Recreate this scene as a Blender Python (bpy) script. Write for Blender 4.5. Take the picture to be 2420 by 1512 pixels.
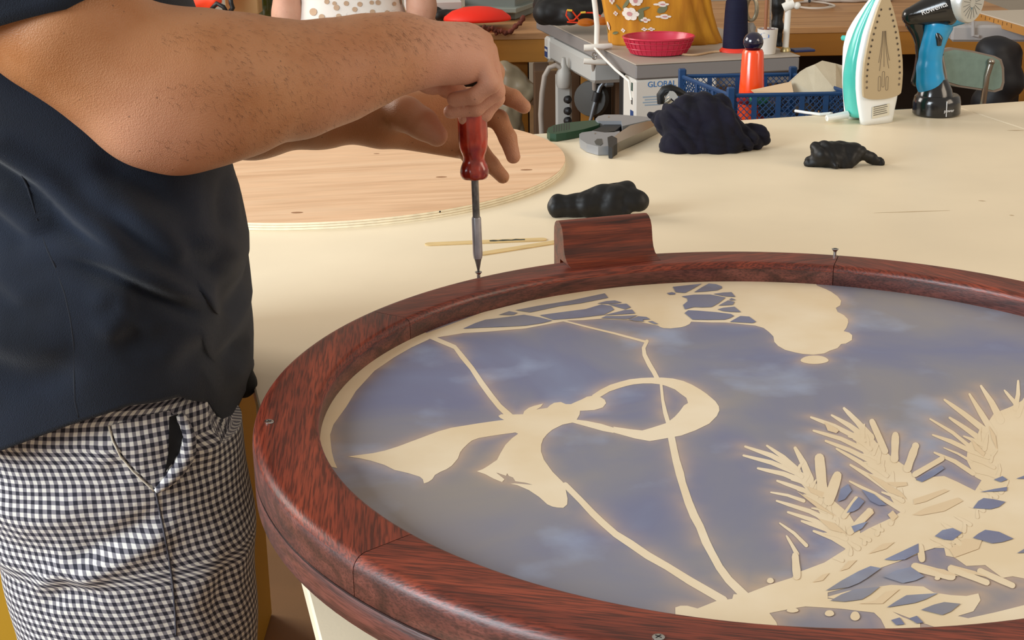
import bpy, bmesh, math, random
import numpy as np
from mathutils import Vector, Matrix, geometry as mgeo

# ------------------------------------------------------------------ clear, camera, world, lights
for o in list(bpy.data.objects): bpy.data.objects.remove(o)
scene = bpy.context.scene
COL = scene.collection
random.seed(7); rng = np.random.default_rng(7)

FPX, PITCH, ROLL, CAMZ = 3500.0, 0.3237, -0.0165, 1.45      # focal length for a 2420 px wide frame
cp, sp, cr, sr = math.cos(PITCH), math.sin(PITCH), math.cos(ROLL), math.sin(ROLL)
RIGHT = Vector((cr, sr*sp, sr*cp)); UP = Vector((-sr, cr*sp, cr*cp)); FWD = Vector((0, cp, -sp))
CAM = Vector((0, 0, CAMZ))
cd = bpy.data.cameras.new('camera'); cam = bpy.data.objects.new('camera', cd); COL.objects.link(cam)
cd.sensor_width = 36; cd.lens = 36*FPX/2420; cd.clip_start = .05
M3 = Matrix((RIGHT, UP, -FWD)).transposed()
cam.matrix_world = Matrix.Translation(CAM) @ M3.to_4x4()
scene.camera = cam

world = bpy.data.worlds.new('world'); scene.world = world; world.use_nodes = True
bg = world.node_tree.nodes['Background']
bg.inputs[0].default_value = (1.0, .90, .78, 1); bg.inputs[1].default_value = .36
def area(name, loc, target, sx, sy, energy, col):
    l = bpy.data.lights.new(name, 'AREA'); l.shape = 'RECTANGLE'; l.size = sx; l.size_y = sy
    l.energy = energy; l.color = col
    o = bpy.data.objects.new(name, l); COL.objects.link(o); o.location = loc
    o.rotation_euler = (Vector(target)-Vector(loc)).to_track_quat('-Z', 'Y').to_euler(); return o
area('window_light_side', (-3.6, -.3, 2.5), (.3, 2.2, .8), 2.6, 2.0, 215, (.82, .92, 1.0))
area('fill_light_far', (-3.4, 4.6, 2.6), (.6, 3.6, .7), 2.4, 1.8, 95, (1.0, .95, .88))  # added fill for the background, no window known there
area('warm_lamp_right', (3.6, 1.2, 2.4), (.2, 1.8, .9), 2.0, 1.6, 38, (1.0, .84, .66))  # unseen lamp giving the warm light from the right
vs = scene.view_settings
vs.view_transform = 'Standard'; vs.look = 'None'; vs.gamma = 1; vs.use_curve_mapping = False
vs.exposure = .35

# ------------------------------------------------------------------ pixel helpers (a pixel gives a direction; Y or z gives the distance)
def ray(px, py):
    return FWD + RIGHT*((px-1210)/FPX) + UP*((756-py)/FPX)
def W(px, py, Y):
    d = ray(px, py); return CAM + d*(Y/d.y)
def Z(px, py, z):
    d = ray(px, py); return CAM + d*((z-CAMZ)/d.z)
def pix(P):
    d = Vector(P)-CAM; t = d.dot(FWD); return 1210+FPX*d.dot(RIGHT)/t, 756-FPX*d.dot(UP)/t
def pixA(A):
    d = A-np.array(CAM); t = d@np.array(FWD)
    return np.stack([1210+FPX*(d@np.array(RIGHT))/t, 756-FPX*(d@np.array(UP))/t], 1)
def ppm(Y): return FPX/(Y*1.05)          # about: pixels per metre at distance Y

# ------------------------------------------------------------------ materials
def s2l(c):
    return tuple(((x/255)/12.92 if x/255 <= .04045 else ((x/255+.055)/1.055)**2.4) for x in c)
MATS = {}
def mat(name, rgb, rough=.5, metal=0, var=.0, vscale=(8, 8, 8), bump=0, bscale=200, coat=0, sheen=0, rgb2=None, trans=0, spec=.5, alpha=1, emis=0, sss=0, detail=4):
    if name in MATS: return MATS[name]
    m = bpy.data.materials.new(name); m.use_nodes = True; nt = m.node_tree; b = nt.nodes['Principled BSDF']
    c = s2l(rgb)
    b.inputs['Base Color'].default_value = (*c, 1); b.inputs['Roughness'].default_value = rough
    b.inputs['Metallic'].default_value = metal; b.inputs['Coat Weight'].default_value = coat
    b.inputs['Coat Roughness'].default_value = .15
    b.inputs['Sheen Weight'].default_value = sheen; b.inputs['Transmission Weight'].default_value = trans
    b.inputs['Specular IOR Level'].default_value = spec; b.inputs['Alpha'].default_value = alpha
    if sss:
        b.inputs['Subsurface Weight'].default_value = sss; b.inputs['Subsurface Radius'].default_value = (1, .35, .18)
        b.inputs['Subsurface Scale'].default_value = .006
    if emis:
        b.inputs['Emission Color'].default_value = (*c, 1); b.inputs['Emission Strength'].default_value = emis
    tc = nt.nodes.new('ShaderNodeTexCoord')
    if var or rgb2:
        mp = nt.nodes.new('ShaderNodeMapping'); mp.inputs['Scale'].default_value = vscale
        nz = nt.nodes.new('ShaderNodeTexNoise'); nz.inputs['Scale'].default_value = 1; nz.inputs['Detail'].default_value = detail
        mx = nt.nodes.new('ShaderNodeMix'); mx.data_type = 'RGBA'
        c2 = s2l(rgb2) if rgb2 else tuple(x*(1-var) for x in c)
        mx.inputs['A'].default_value = (*c, 1); mx.inputs['B'].default_value = (*c2, 1)
        rp = nt.nodes.new('ShaderNodeMapRange'); rp.inputs['From Min'].default_value = .35; rp.inputs['From Max'].default_value = .65
        nt.links.new(tc.outputs['Object'], mp.inputs[0]); nt.links.new(mp.outputs[0], nz.inputs[0])
        nt.links.new(nz.outputs[0], rp.inputs[0]); nt.links.new(rp.outputs[0], mx.inputs['Factor']); nt.links.new(mx.outputs['Result'], b.inputs['Base Color'])
    if bump:
        nb = nt.nodes.new('ShaderNodeTexNoise'); nb.inputs['Scale'].default_value = bscale; nb.inputs['Detail'].default_value = 3
        bp = nt.nodes.new('ShaderNodeBump'); bp.inputs['Strength'].default_value = bump; bp.inputs['Distance'].default_value = .002
        nt.links.new(tc.outputs['Object'], nb.inputs[0]); nt.links.new(nb.outputs[0], bp.inputs['Height']); nt.links.new(bp.outputs[0], b.inputs['Normal'])
    MATS[name] = m; return m

def wood(name, light, mid, dark, gscale=1, rough=.4, coat=.0, pores=.5, band=1.0, bump=.25):
    """grain runs along the object's X axis"""
    if name in MATS: return MATS[name]
    m = bpy.data.materials.new(name); m.use_nodes = True; nt = m.node_tree; b = nt.nodes['Principled BSDF']; N = nt.nodes.new; L = nt.links.new
    tc = N('ShaderNodeTexCoord')
    mp = N('ShaderNodeMapping'); mp.inputs['Scale'].default_value = (2.2*gscale, 28*gscale, 28*gscale); L(tc.outputs['Object'], mp.inputs[0])
    n1 = N('ShaderNodeTexNoise'); n1.inputs['Scale'].default_value = 1; n1.inputs['Detail'].default_value = 5; n1.inputs['Distortion'].default_value = 1.2; L(mp.outputs[0], n1.inputs[0])
    r1 = N('ShaderNodeValToRGB'); e = r1.color_ramp.elements
    e[0].position = .32; e[0].color = (*s2l(dark), 1); e[1].position = .70; e[1].color = (*s2l(light), 1)
    k = r1.color_ramp.elements.new(.5); k.color = (*s2l(mid), 1); L(n1.outputs[0], r1.inputs[0])
    mp2 = N('ShaderNodeMapping'); mp2.inputs['Scale'].default_value = (22*gscale, 420*gscale, 420*gscale); L(tc.outputs['Object'], mp2.inputs[0])
    n2 = N('ShaderNodeTexNoise'); n2.inputs['Scale'].default_value = 1; n2.inputs['Detail'].default_value = 2; L(mp2.outputs[0], n2.inputs[0])
    r2 = N('ShaderNodeMapRange'); r2.inputs['From Min'].default_value = .38; r2.inputs['From Max'].default_value = .56; r2.inputs['To Min'].default_value = 1-pores; L(n2.outputs[0], r2.inputs[0])
    # cathedral bands
    mp3 = N('ShaderNodeMapping'); mp3.inputs['Scale'].default_value = (1.1*gscale, 9*gscale, 9*gscale); L(tc.outputs['Object'], mp3.inputs[0])
    n3 = N('ShaderNodeTexNoise'); n3.inputs['Scale'].default_value = 1; n3.inputs['Detail'].default_value = 1; L(mp3.outputs[0], n3.inputs[0])
    mu = N('ShaderNodeMath'); mu.operation = 'MULTIPLY'; mu.inputs[1].default_value = 55; L(n3.outputs[0], mu.inputs[0])
    sn = N('ShaderNodeMath'); sn.operation = 'SINE'; L(mu.outputs[0], sn.inputs[0])
    r3 = N('ShaderNodeMapRange'); r3.inputs['From Min'].default_value = .2; r3.inputs['From Max'].default_value = 1; r3.inputs['To Min'].default_value = 1; r3.inputs['To Max'].default_value = 1-.38*band; L(sn.outputs[0], r3.inputs[0])
    mm = N('ShaderNodeMath'); mm.operation = 'MULTIPLY'; L(r2.outputs[0], mm.inputs[0]); L(r3.outputs[0], mm.inputs[1])
    mx = N('ShaderNodeMix'); mx.data_type = 'RGBA'; mx.blend_type = 'MULTIPLY'; mx.inputs['Factor'].default_value = 1
    L(r1.outputs[0], mx.inputs['A']); L(mm.outputs[0], mx.inputs['B']); L(mx.outputs['Result'], b.inputs['Base Color'])
    b.inputs['Roughness'].default_value = rough; b.inputs['Coat Weight'].default_value = coat; b.inputs['Coat Roughness'].default_value = .25
    bp = N('ShaderNodeBump'); bp.inputs['Strength'].default_value = bump; bp.inputs['Distance'].default_value = .001; L(n2.outputs[0], bp.inputs['Height']); L(bp.outputs[0], b.inputs['Normal'])
    MATS[name] = m; return m

# ------------------------------------------------------------------ mesh helpers (all coordinates are world metres)
class MB:
    def __init__(s): s.v = []; s.f = []; s.uv = None; s.mi = []
    def add(s, v, f, mi=0):
        o = len(s.v); s.v += [tuple(p) for p in v]; s.f += [tuple(i+o for i in q) for q in f]; s.mi += [mi]*len(f); return s
    def box(s, c, d, rz=0, R=None, bev=0):
        hx, hy, hz = d[0]/2, d[1]/2, d[2]/2
        R = R if R is not None else Matrix.Rotation(rz, 3, 'Z'); c = Vector(c)
        if bev:
            b = min(bev, hx*.95, hy*.95, hz*.95); v = []
            for sx in (-1, 1):
                for sy in (-1, 1):
                    for sz in (-1, 1):
                        for k in range(3):
                            p = [sx*hx, sy*hy, sz*hz]
                            for j in range(3):
                                if j != k: p[j] -= (sx, sy, sz)[j]*b
                            v.append(c+R@Vector(p))
            bm = bmesh.new()
            vs_ = [bm.verts.new(p) for p in v]
            r = bmesh.ops.convex_hull(bm, input=vs_)
            bm.verts.index_update(); vv = [tuple(q.co) for q in bm.verts]; ff = [[q.index for q in f.verts] for f in bm.faces]; bm.free()
            return s.add(vv, ff)
        v = [c+R@Vector((x*hx, y*hy, z*hz)) for x in (-1, 1) for y in (-1, 1) for z in (-1, 1)]
        return s.add(v, [(0,1,3,2),(4,6,7,5),(0,4,5,1),(2,3,7,6),(0,2,6,4),(1,5,7,3)])
    def tube(s, pts, rad, n=10, cap=True, closed=False, flat=None):
        pts = [Vector(p) for p in pts]; m = len(pts)
        rad = rad if isinstance(rad, (list, tuple)) else [rad]*m
        T = []
        for i in range(m):
            a = pts[(i-1) % m] if (closed or i > 0) else pts[i]; b = pts[(i+1) % m] if (closed or i < m-1) else pts[i]
            d = (b-a); T.append(d.normalized() if d.length > 1e-9 else Vector((0,0,1)))
        u = T[0].orthogonal().normalized(); v = []
        for i in range(m):
            u = (u-T[i]*u.dot(T[i])).normalized(); w = T[i].cross(u)
            for k in range(n):
                a = 2*math.pi*k/n; v.append(pts[i]+(u*math.cos(a)+w*math.sin(a))*rad[i])
        f = []
        for i in range(m if closed else m-1):
            for k in range(n):
                j = (i+1) % m; f.append((i*n+k, i*n+(k+1) % n, j*n+(k+1) % n, j*n+k))
        if cap and not closed: f += [tuple(range(n))[::-1], tuple(range((m-1)*n, m*n))]
        return s.add(v, f)
    def lathe(s, base, prof, n=24, axis=(0,0,1), sx=1, sy=1, rz=0):
        ax = Vector(axis).normalized(); q = Vector((0,0,1)).rotation_difference(ax); base = Vector(base); v = []; f = []
        R = Matrix.Rotation(rz, 3, 'Z')
        for (r, z) in prof:
            for k in range(n):
                a = 2*math.pi*k/n; v.append(base+q@(R@Vector((r*sx*math.cos(a), r*sy*math.sin(a), z))))
        m = len(prof)
        for i in range(m-1):
            for k in range(n): f.append((i*n+k, i*n+(k+1) % n, (i+1)*n+(k+1) % n, (i+1)*n+k))
        f += [tuple(range(n))[::-1], tuple(range((m-1)*n, m*n))]
        return s.add(v, f)
    def prism(s, poly, ex):
        """planar polygon (list of vectors) extruded by vector ex"""
        poly = [Vector(p) for p in poly]; n = len(poly); ex = Vector(ex)
        tris = mgeo.tessellate_polygon([poly])
        v = poly+[p+ex for p in poly]
        f = [t for t in tris]+[tuple(i+n for i in t[::-1]) for t in tris]+[(i, (i+1) % n, n+(i+1) % n, n+i) for i in range(n)]
        return s.add(v, f)
    def flat(s, poly):
        poly = [Vector(p) for p in poly]; return s.add(poly, [t for t in mgeo.tessellate_polygon([poly])])
    def grid(s, P, closed_u=False, uv=None, caps=False):
        """P[i][j] points; i = around (u), j = along (v)"""
        nu, nv = len(P), len(P[0]); v = [P[i][j] for i in range(nu) for j in range(nv)]; f = []
        for i in range(nu if closed_u else nu-1):
            for j in range(nv-1):
                k = (i+1) % nu; f.append((i*nv+j, k*nv+j, k*nv+j+1, i*nv+j+1))
        if caps: f += [tuple(i*nv for i in range(nu))[::-1], tuple(i*nv+nv-1 for i in range(nu))]
        return s.add(v, f)
    def ball(s, c, r, n=14, sc=(1,1,1)):
        c = Vector(c); prof = []; v = []; f = []; m = n//2+1
        for i in range(m+1):
            t = math.pi*i/m
            for k in range(n):
                a = 2*math.pi*k/n; v.append(c+Vector((r*sc[0]*math.sin(t)*math.cos(a), r*sc[1]*math.sin(t)*math.sin(a), -r*sc[2]*math.cos(t))))
        for i in range(m):
            for k in range(n): f.append((i*n+k, i*n+(k+1) % n, (i+1)*n+(k+1) % n, (i+1)*n+k))
        return s.add(v, f)

def setp(o, label=None, cat=None, group=None, kind=None):
    if label: o['label'] = label
    if cat: o['category'] = cat
    if group: o['group'] = group
    if kind: o['kind'] = kind
    return o
def worldloc(o):
    p = Vector((0,0,0))
    while o is not None: p += Vector(o.location); o = o.parent
    return p
def make(name, mb, material, parent=None, smooth=False, origin=None, rz=0, auto=None):
    """one mesh object from world-space geometry"""
    base = worldloc(parent) if parent else Vector((0,0,0))
    org = Vector(origin) if origin is not None else base
    A = np.array(mb.v, dtype=float)-np.array(org)
    if rz:
        c, s_ = math.cos(-rz), math.sin(-rz); A = np.stack([A[:,0]*c-A[:,1]*s_, A[:,0]*s_+A[:,1]*c, A[:,2]], 1)
    me = bpy.data.meshes.new(name); me.from_pydata(A.tolist(), [], mb.f)
    ms = material if isinstance(material, (list, tuple)) else [material]
    for m in ms: me.materials.append(m)
    if len(ms) > 1:
        for p, i in zip(me.polygons, mb.mi): p.material_index = i
    bm = bmesh.new(); bm.from_mesh(me); bmesh.ops.remove_doubles(bm, verts=bm.verts, dist=1e-6); bmesh.ops.recalc_face_normals(bm, faces=bm.faces); bm.to_mesh(me); bm.free()
    if smooth: 
        for p in me.polygons: p.use_smooth = True
        if smooth != 2: me.set_sharp_from_angle(angle=math.radians(auto or 40))
    o = bpy.data.objects.new(name, me); COL.objects.link(o); o.parent = parent; o.location = org-base
    if rz: o.rotation_euler = (0,0,rz)
    return o
def thing(name, label, cat, loc=(0,0,0), group=None):
    o = bpy.data.objects.new(name, None); COL.objects.link(o); o.location = loc; o.empty_display_size = .05
    return setp(o, label, cat, group)
def one(name, label, cat, mb, material, smooth=True, group=None, origin=None, rz=0, auto=None):
    if origin is None:
        A = np.array(mb.v); origin = (A[:,0].mean(), A[:,1].mean(), A[:,2].min())
    return setp(make(name, mb, material, None, smooth, origin, rz, auto), label, cat, group)
def text(name, s, material, parent, org, R, size, ext=.0004, align='CENTER', shear=0):
    cu = bpy.data.curves.new(name, 'FONT'); cu.body = s; cu.size = size; cu.extrude = ext; cu.align_x = align; cu.align_y = 'CENTER'; cu.shear = shear
    t = bpy.data.objects.new(name, cu); COL.objects.link(t)
    me = bpy.data.meshes.new_from_object(t.evaluated_get(bpy.context.evaluated_depsgraph_get())); bpy.data.objects.remove(t)
    me.materials.append(material); o = bpy.data.objects.new(name, me); COL.objects.link(o); o.parent = parent
    mw = Matrix.Translation(Vector(org)-worldloc(parent)) @ R.to_4x4(); o.matrix_local = mw; return o
def frame(right, up):
    r = Vector(right).normalized(); u = Vector(up); u = (u-r*u.dot(r)).normalized(); return Matrix((r, u, r.cross(u))).transposed()

# ------------------------------------------------------------------ signed distance bodies -> one continuous skin (surface nets)
def cone(p0, r0, p1, r1): return (np.array(p0, float), r0, np.array(p1, float), r1)
def sd_cone(P, c):
    a, ra, b, rb = c; d = b-a; L2 = max(d@d, 1e-12)
    t = np.clip(((P-a)@d)/L2, 0, 1); q = P-(a+t[..., None]*d)
    return np.sqrt((q*q).sum(-1))-(ra+(rb-ra)*t)
def smin(a, b, k):
    h = np.clip(k-np.abs(a-b), 0, None)/k; return np.minimum(a, b)-h*h*k*.25
def chain(pts): return [cone(pts[i][0], pts[i][1], pts[i+1][0], pts[i+1][1]) for i in range(len(pts)-1)]
def sdf_mesh(groups, vox, kin=.008, kout=.006, extra=None):
    """groups: list of (list of cones, k_inside[, k_to_rest]); returns verts, quads"""
    allc = [c for g in groups for c in g[0]]
    lo = np.min([np.minimum(c[0]-c[1], c[2]-c[3]) for c in allc], 0)-vox*4-.02
    hi = np.max([np.maximum(c[0]+c[1], c[2]+c[3]) for c in allc], 0)+vox*4+.02
    n = np.ceil((hi-lo)/vox).astype(int)+1
    F = np.full(n, 1.0, dtype=np.float32)
    ax = [lo[i]+vox*np.arange(n[i]) for i in range(3)]
    for g in groups:
        k1 = g[1]; k2 = g[2] if len(g) > 2 else kout; G = None
        glo = np.min([np.minimum(c[0]-c[1], c[2]-c[3]) for c in g[0]], 0)-k2-k1; ghi = np.max([np.maximum(c[0]+c[1], c[2]+c[3]) for c in g[0]], 0)+k2+k1
        i0 = np.clip(((glo-lo)/vox).astype(int), 0, n); i1 = np.clip(((ghi-lo)/vox).astype(int)+2, 0, n)
        G = np.full(i1-i0, 1.0, dtype=np.float32)
        for c in g[0]:
            clo = np.minimum(c[0]-c[1], c[2]-c[3])-k1-k2; chi = np.maximum(c[0]+c[1], c[2]+c[3])+k1+k2
            j0 = np.maximum(np.clip(((clo-lo)/vox).astype(int), 0, n), i0); j1 = np.minimum(np.clip(((chi-lo)/vox).astype(int)+2, 0, n), i1)
            x, y, z = [(ax[i][j0[i]:j1[i]]).astype(np.float32) for i in range(3)]
            x = x[:, None, None]; y = y[None, :, None]; z = z[None, None, :]
            (ax0, ay0, az0), ra, (bx, by, bz), rb = c; dx, dy, dz = bx-ax0, by-ay0, bz-az0; L2 = max(dx*dx+dy*dy+dz*dz, 1e-12)
            t = np.clip(((x-ax0)*np.float32(dx)+(y-ay0)*np.float32(dy)+(z-az0)*np.float32(dz))/np.float32(L2), 0, 1)
            d = np.sqrt((x-ax0-t*dx)**2+(y-ay0-t*dy)**2+(z-az0-t*dz)**2)-(ra+(rb-ra)*t)
            sl = tuple(slice(j0[i]-i0[i], j1[i]-i0[i]) for i in range(3)); G[sl] = smin(G[sl], d.astype(np.float32), np.float32(k1))
        sl = tuple(slice(i0[i], i1[i]) for i in range(3)); F[sl] = smin(F[sl], G, np.float32(k2))
    if extra is not None: F = extra(F, lo, vox)
    return surface_nets(F, lo, vox)
def surface_nets(F, lo, vox):
    S = F < 0; nx, ny, nz = F.shape
    cs = [(i, j, k) for i in (0,1) for j in (0,1) for k in (0,1)]
    sub = lambda A, c: A[c[0]:nx-1+c[0], c[1]:ny-1+c[1], c[2]:nz-1+c[2]]
    cnt = sum(sub(S, c).astype(np.int8) for c in cs); act = (cnt > 0) & (cnt < 8)
    idx = -np.ones(act.shape, dtype=np.int64); I = np.argwhere(act); idx[act] = np.arange(len(I))
    acc = np.zeros((len(I), 3)); w = np.zeros(len(I))
    val = {c: sub(F, c)[act] for c in cs}
    for a in cs:
        for ax_ in range(3):
            if a[ax_]: continue
            b = list(a); b[ax_] = 1; b = tuple(b)
            va, vb = val[a], val[b]; m = (va < 0) != (vb < 0)
            t = np.where(m, va/np.where(m, va-vb, 1), 0)
            p = np.tile(np.array(a, float), (len(I), 1)); p[:, ax_] += t
            acc += np.where(m[:, None], p, 0); w += m
    V = lo+vox*(I+acc/w[:, None])
    Q = []
    for ax_ in range(3):
        o1, o2 = [(1,2),(2,0),(0,1)][ax_]
        sA = [slice(1, s-1) for s in F.shape]; sB = list(sA); sA[ax_] = slice(0, F.shape[ax_]-1); sB[ax_] = slice(1, F.shape[ax_])
        ch = S[tuple(sA)] != S[tuple(sB)]; E_ = np.argwhere(ch); flip = S[tuple(sA)][ch]
        off = np.array([0 if i == ax_ else 1 for i in range(3)]); E_ = E_+off
        d1 = np.eye(3, dtype=int)[o1]; d2 = np.eye(3, dtype=int)[o2]
        q = [idx[tuple((E_-x).T)] for x in (d1+d2, d2, 0*d1, d1)]
        q = np.stack(q, 1); q[~flip] = q[~flip][:, ::-1]; Q.append(q[(q >= 0).all(1)])
    return V, np.concatenate(Q)
def relax(V, Q, it=3, lam=.5):
    e = np.concatenate([Q[:, [0,1]], Q[:, [1,2]], Q[:, [2,3]], Q[:, [3,0]]]); n = len(V)
    for _ in range(it):
        s_ = np.zeros_like(V); c = np.zeros(n)
        for a, b in ((0,1),(1,0)):
            for k in range(3): s_[:, k] += np.bincount(e[:, a], V[e[:, b], k], n)
            c += np.bincount(e[:, a], minlength=n)
        V = V+lam*(s_/np.maximum(c, 1)[:, None]-V)
    return V
def wrinkle(V, Q, amp, freq, seed, ridge=True, n=7):
    r = np.random.default_rng(seed); nrm = np.zeros_like(V)
    fn = np.cross(V[Q[:, 2]]-V[Q[:, 0]], V[Q[:, 3]]-V[Q[:, 1]])
    for k in range(4):
        for a in range(3): nrm[:, a] += np.bincount(Q[:, k], fn[:, a], len(V))
    nrm /= np.linalg.norm(nrm, axis=1)[:, None]+1e-12; h = np.zeros(len(V))
    for i in range(n):
        d = r.normal(size=3); d /= np.linalg.norm(d); f = freq*r.uniform(.5, 1.6); d2 = r.normal(size=3)*freq*.35
        w = np.sin(V@d*f+r.uniform(0, 6)+1.5*np.sin(V@d2+r.uniform(0, 6))); h += (np.abs(w)*2-1.2 if ridge else w)/n**.5
    return V+nrm*(h*amp)[:, None]
def lump(prims, vox, amp=0, freq=60, seed=1, floor=None, k=.02, it=2):
    V, Q = sdf_mesh([(prims, k)], vox); V = relax(V, Q, it)
    if amp: V = wrinkle(V, Q, amp, freq, seed)
    if floor is not None: V[:, 2] = np.maximum(V[:, 2], floor)
    return mb_from(V, Q)
def mb_from(V, Q, mb=None):
    mb = mb or MB(); return mb.add(V.tolist(), Q.tolist())

# ================================================================== THE SETTING
TZ = .80; TA = math.radians(14.2)
tu = Vector((math.cos(TA), math.sin(TA), 0)); tv = Vector((-math.sin(TA), math.cos(TA), 0))
def TT(p): p = Vector(p); return p.dot(tu), p.dot(tv)
m_floor = mat('floor_lino', (150, 112, 70), .6, var=.25, vscale=(3, 3, 3), bump=.1)
fl = MB().box((.5, 3.4, -.05), (9, 10, .1)); setp(make('floor', fl, m_floor), kind='structure')
m_wall = mat('wall_plaster', (176, 165, 148), .8, var=.12, vscale=(1.5, 1.5, 1.5), bump=.2, bscale=90)
setp(make('wall_back', MB().box((.5, 8.05, 1.5), (9, .1, 3)), m_wall), kind='structure')
setp(make('baseboard_back', MB().box((.5, 7.985, .05), (9, .03, .1)), mat('skirting', (95, 70, 48), .5)), kind='structure')

# ------------------------------------------------------------------ main work table: two boards meeting at a joint, legs
a_left = (TT(Z(592, 930, TZ))[0]+TT(Z(773, 1510, TZ))[0])/2
b_far = (TT(Z(1310, 312, TZ))[1]+TT(Z(2420, 240, TZ))[1])/2
a_joint = TT(Z(2330, 275, TZ))[0]
m_top = mat('table_laminate', (244, 227, 196), .42, var=.05, vscale=(5, 5, 5), bump=.04, bscale=300, spec=.4)
m_edge = mat('table_edge', (120, 112, 102), .6)
wt = thing('work_table', 'large cream-topped work table carrying the round frame, gloves and iron', 'table', tuple(tu*(a_left+1.2)+tv*1.8))
def tslab(name, a0, a1, b0, b1, z0, z1, m, bev=.002):
    c = tu*((a0+a1)/2)+tv*((b0+b1)/2)+Vector((0,0,(z0+z1)/2))
    return make(name, MB().box(c, (a1-a0, b1-b0, z1-z0), TA, bev=bev), m, wt)
b_near = .62
tslab('table_board', a_left, a_joint-.0015, b_near, b_far, TZ-.022, TZ, m_top)
tslab('table_board', a_joint+.0015, a_joint+1.2, b_near, b_far, TZ-.022, TZ, m_top)
tslab('apron', a_left+.06, a_joint+1.1, b_far-.09, b_far-.06, TZ-.11, TZ-.0225, m_edge)
tslab('apron', a_left+.06, a_joint+1.1, b_near+.06, b_near+.09, TZ-.11, TZ-.0225, m_edge)
tslab('apron', a_left+.05, a_left+.08, b_near+.06, b_far-.06, TZ-.11, TZ-.0225, m_edge)
for aa in (a_left+.09, a_joint-.1, a_joint+1.05):
    for bb in (b_near+.1, b_far-.1): tslab('leg', aa-.03, aa+.03, bb-.03, bb+.03, 0, TZ-.0225, m_edge)
# scratches on the top are part of the wear: thin shallow marks
m_scr = mat('scratch', (196, 172, 134), .6)
def scratch(p0, p1, w):
    a, b = Z(*p0, TZ+.0002), Z(*p1, TZ+.0002); d = (b-a).normalized(); n = Vector((-d.y, d.x, 0))*w/2
    make('scratch', MB().flat([a-n*.2, (a+b)/2-n, b-n*.2, b+n*.2, (a+b)/2+n, a+n*.2]), m_scr, wt)
scratch((2065, 503), (2245, 497), .004); scratch((2312, 474), (2330, 475), .006); scratch((2385, 508), (2397, 509), .006)
scratch((2380, 308), (2420, 308), .008)

# ================================================================== ROUND WOODEN FRAME WITH PAINTED PANEL
RC = Vector((.2595, 1.3615, 0)); RT = .915; RO, RI = .5112, .4487; PZ = RT-.0252; SEAM = RT-.0352; RB = RT-.0648
m_ring = wood('red_oak', (146, 62, 38), (122, 48, 29), (96, 36, 22), 1.4, .42, .12, pores=.62, band=.6)
m_ring2 = wood('red_oak_side_reflected_light', (120, 66, 56), (100, 52, 44), (76, 38, 33), 1.5, .48, .15, pores=.45)  # side walls: end grain plus purplish reflected light put into the colour
m_hang = wood('red_oak_block', (156, 72, 38), (132, 54, 28), (60, 24, 15), 1.3, .45, .1, pores=.4)
fr = thing('round_frame', 'large round red-stained wooden frame around a blue painted panel', 'frame', (RC.x, RC.y, RB))
def ring_piece(name, a0, a1, prof, m, n, gap=.0):
    """prof: (r, z) closed section; swept from a0 to a1 in radians; grain along the chord"""
    am = (a0+a1)/2; mb = MB(); k = len(prof); v = []; f = []; mis = []
    full = abs(a1-a0) > 6.28
    g = gap/2/RO
    for i in range(n+1):
        a = a0+g+(a1-a0-2*g)*i/n
        for (r, z) in prof: v.append(RC+Vector((r*math.cos(a), r*math.sin(a), z)))
    for i in range(n):
        for j in range(k):
            f.append((i*k+j, i*k+(j+1) % k, (i+1)*k+(j+1) % k, (i+1)*k+j))
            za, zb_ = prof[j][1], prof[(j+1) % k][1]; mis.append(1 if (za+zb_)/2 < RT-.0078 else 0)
    f += [tuple(range(k)), tuple(range(n*k, n*k+k))[::-1]]
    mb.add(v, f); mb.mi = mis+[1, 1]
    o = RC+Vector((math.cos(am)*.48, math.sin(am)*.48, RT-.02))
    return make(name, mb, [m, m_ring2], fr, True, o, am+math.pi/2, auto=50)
def rnd(cx, cz, r, a0, a1, n=6): return [(cx+r*math.cos(math.radians(a0+(a1-a0)*i/n)), cz+r*math.sin(math.radians(a0+(a1-a0)*i/n))) for i in range(n+1)]
top_prof = rnd(RO-.013, RT-.013, .013, 0, 90)+rnd(RI+.008, RT-.008, .008, 90, 180)+[(RI, PZ-.004), (RI+.004, SEAM), (RO-.0012, SEAM), (RO, SEAM+.0012)]
low_prof = [(RO, SEAM-.0014), (RO-.0012, SEAM-.0003), (RI+.004, SEAM-.0003), (RI+.004, RB), (RO-.004, RB), (RO, RB+.004)]
make('joint_line', MB().grid([[RC+Vector(((RO+.0003)*math.cos(a), (RO+.0003)*math.sin(a), z)) for z in (SEAM-.0010, SEAM+.0006)] for a in np.linspace(0, 2*math.pi, 181)[:-1]], True), mat('joint_dark', (40, 18, 14), .9), fr, True)
JN = [71, 147, 221, 292, 361]
for i in range(5):
    a0 = math.radians(JN[i]); a1 = math.radians(JN[i+1] if i < 4 else JN[0]+360)
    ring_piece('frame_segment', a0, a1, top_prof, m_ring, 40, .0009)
for i in range(5):
    a0 = math.radians(JN[i]+36); a1 = math.radians((JN[i+1] if i < 4 else JN[0]+360)+36)
    ring_piece('backing_segment', a0, a1, low_prof, m_ring2, 36, .0009)

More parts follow.
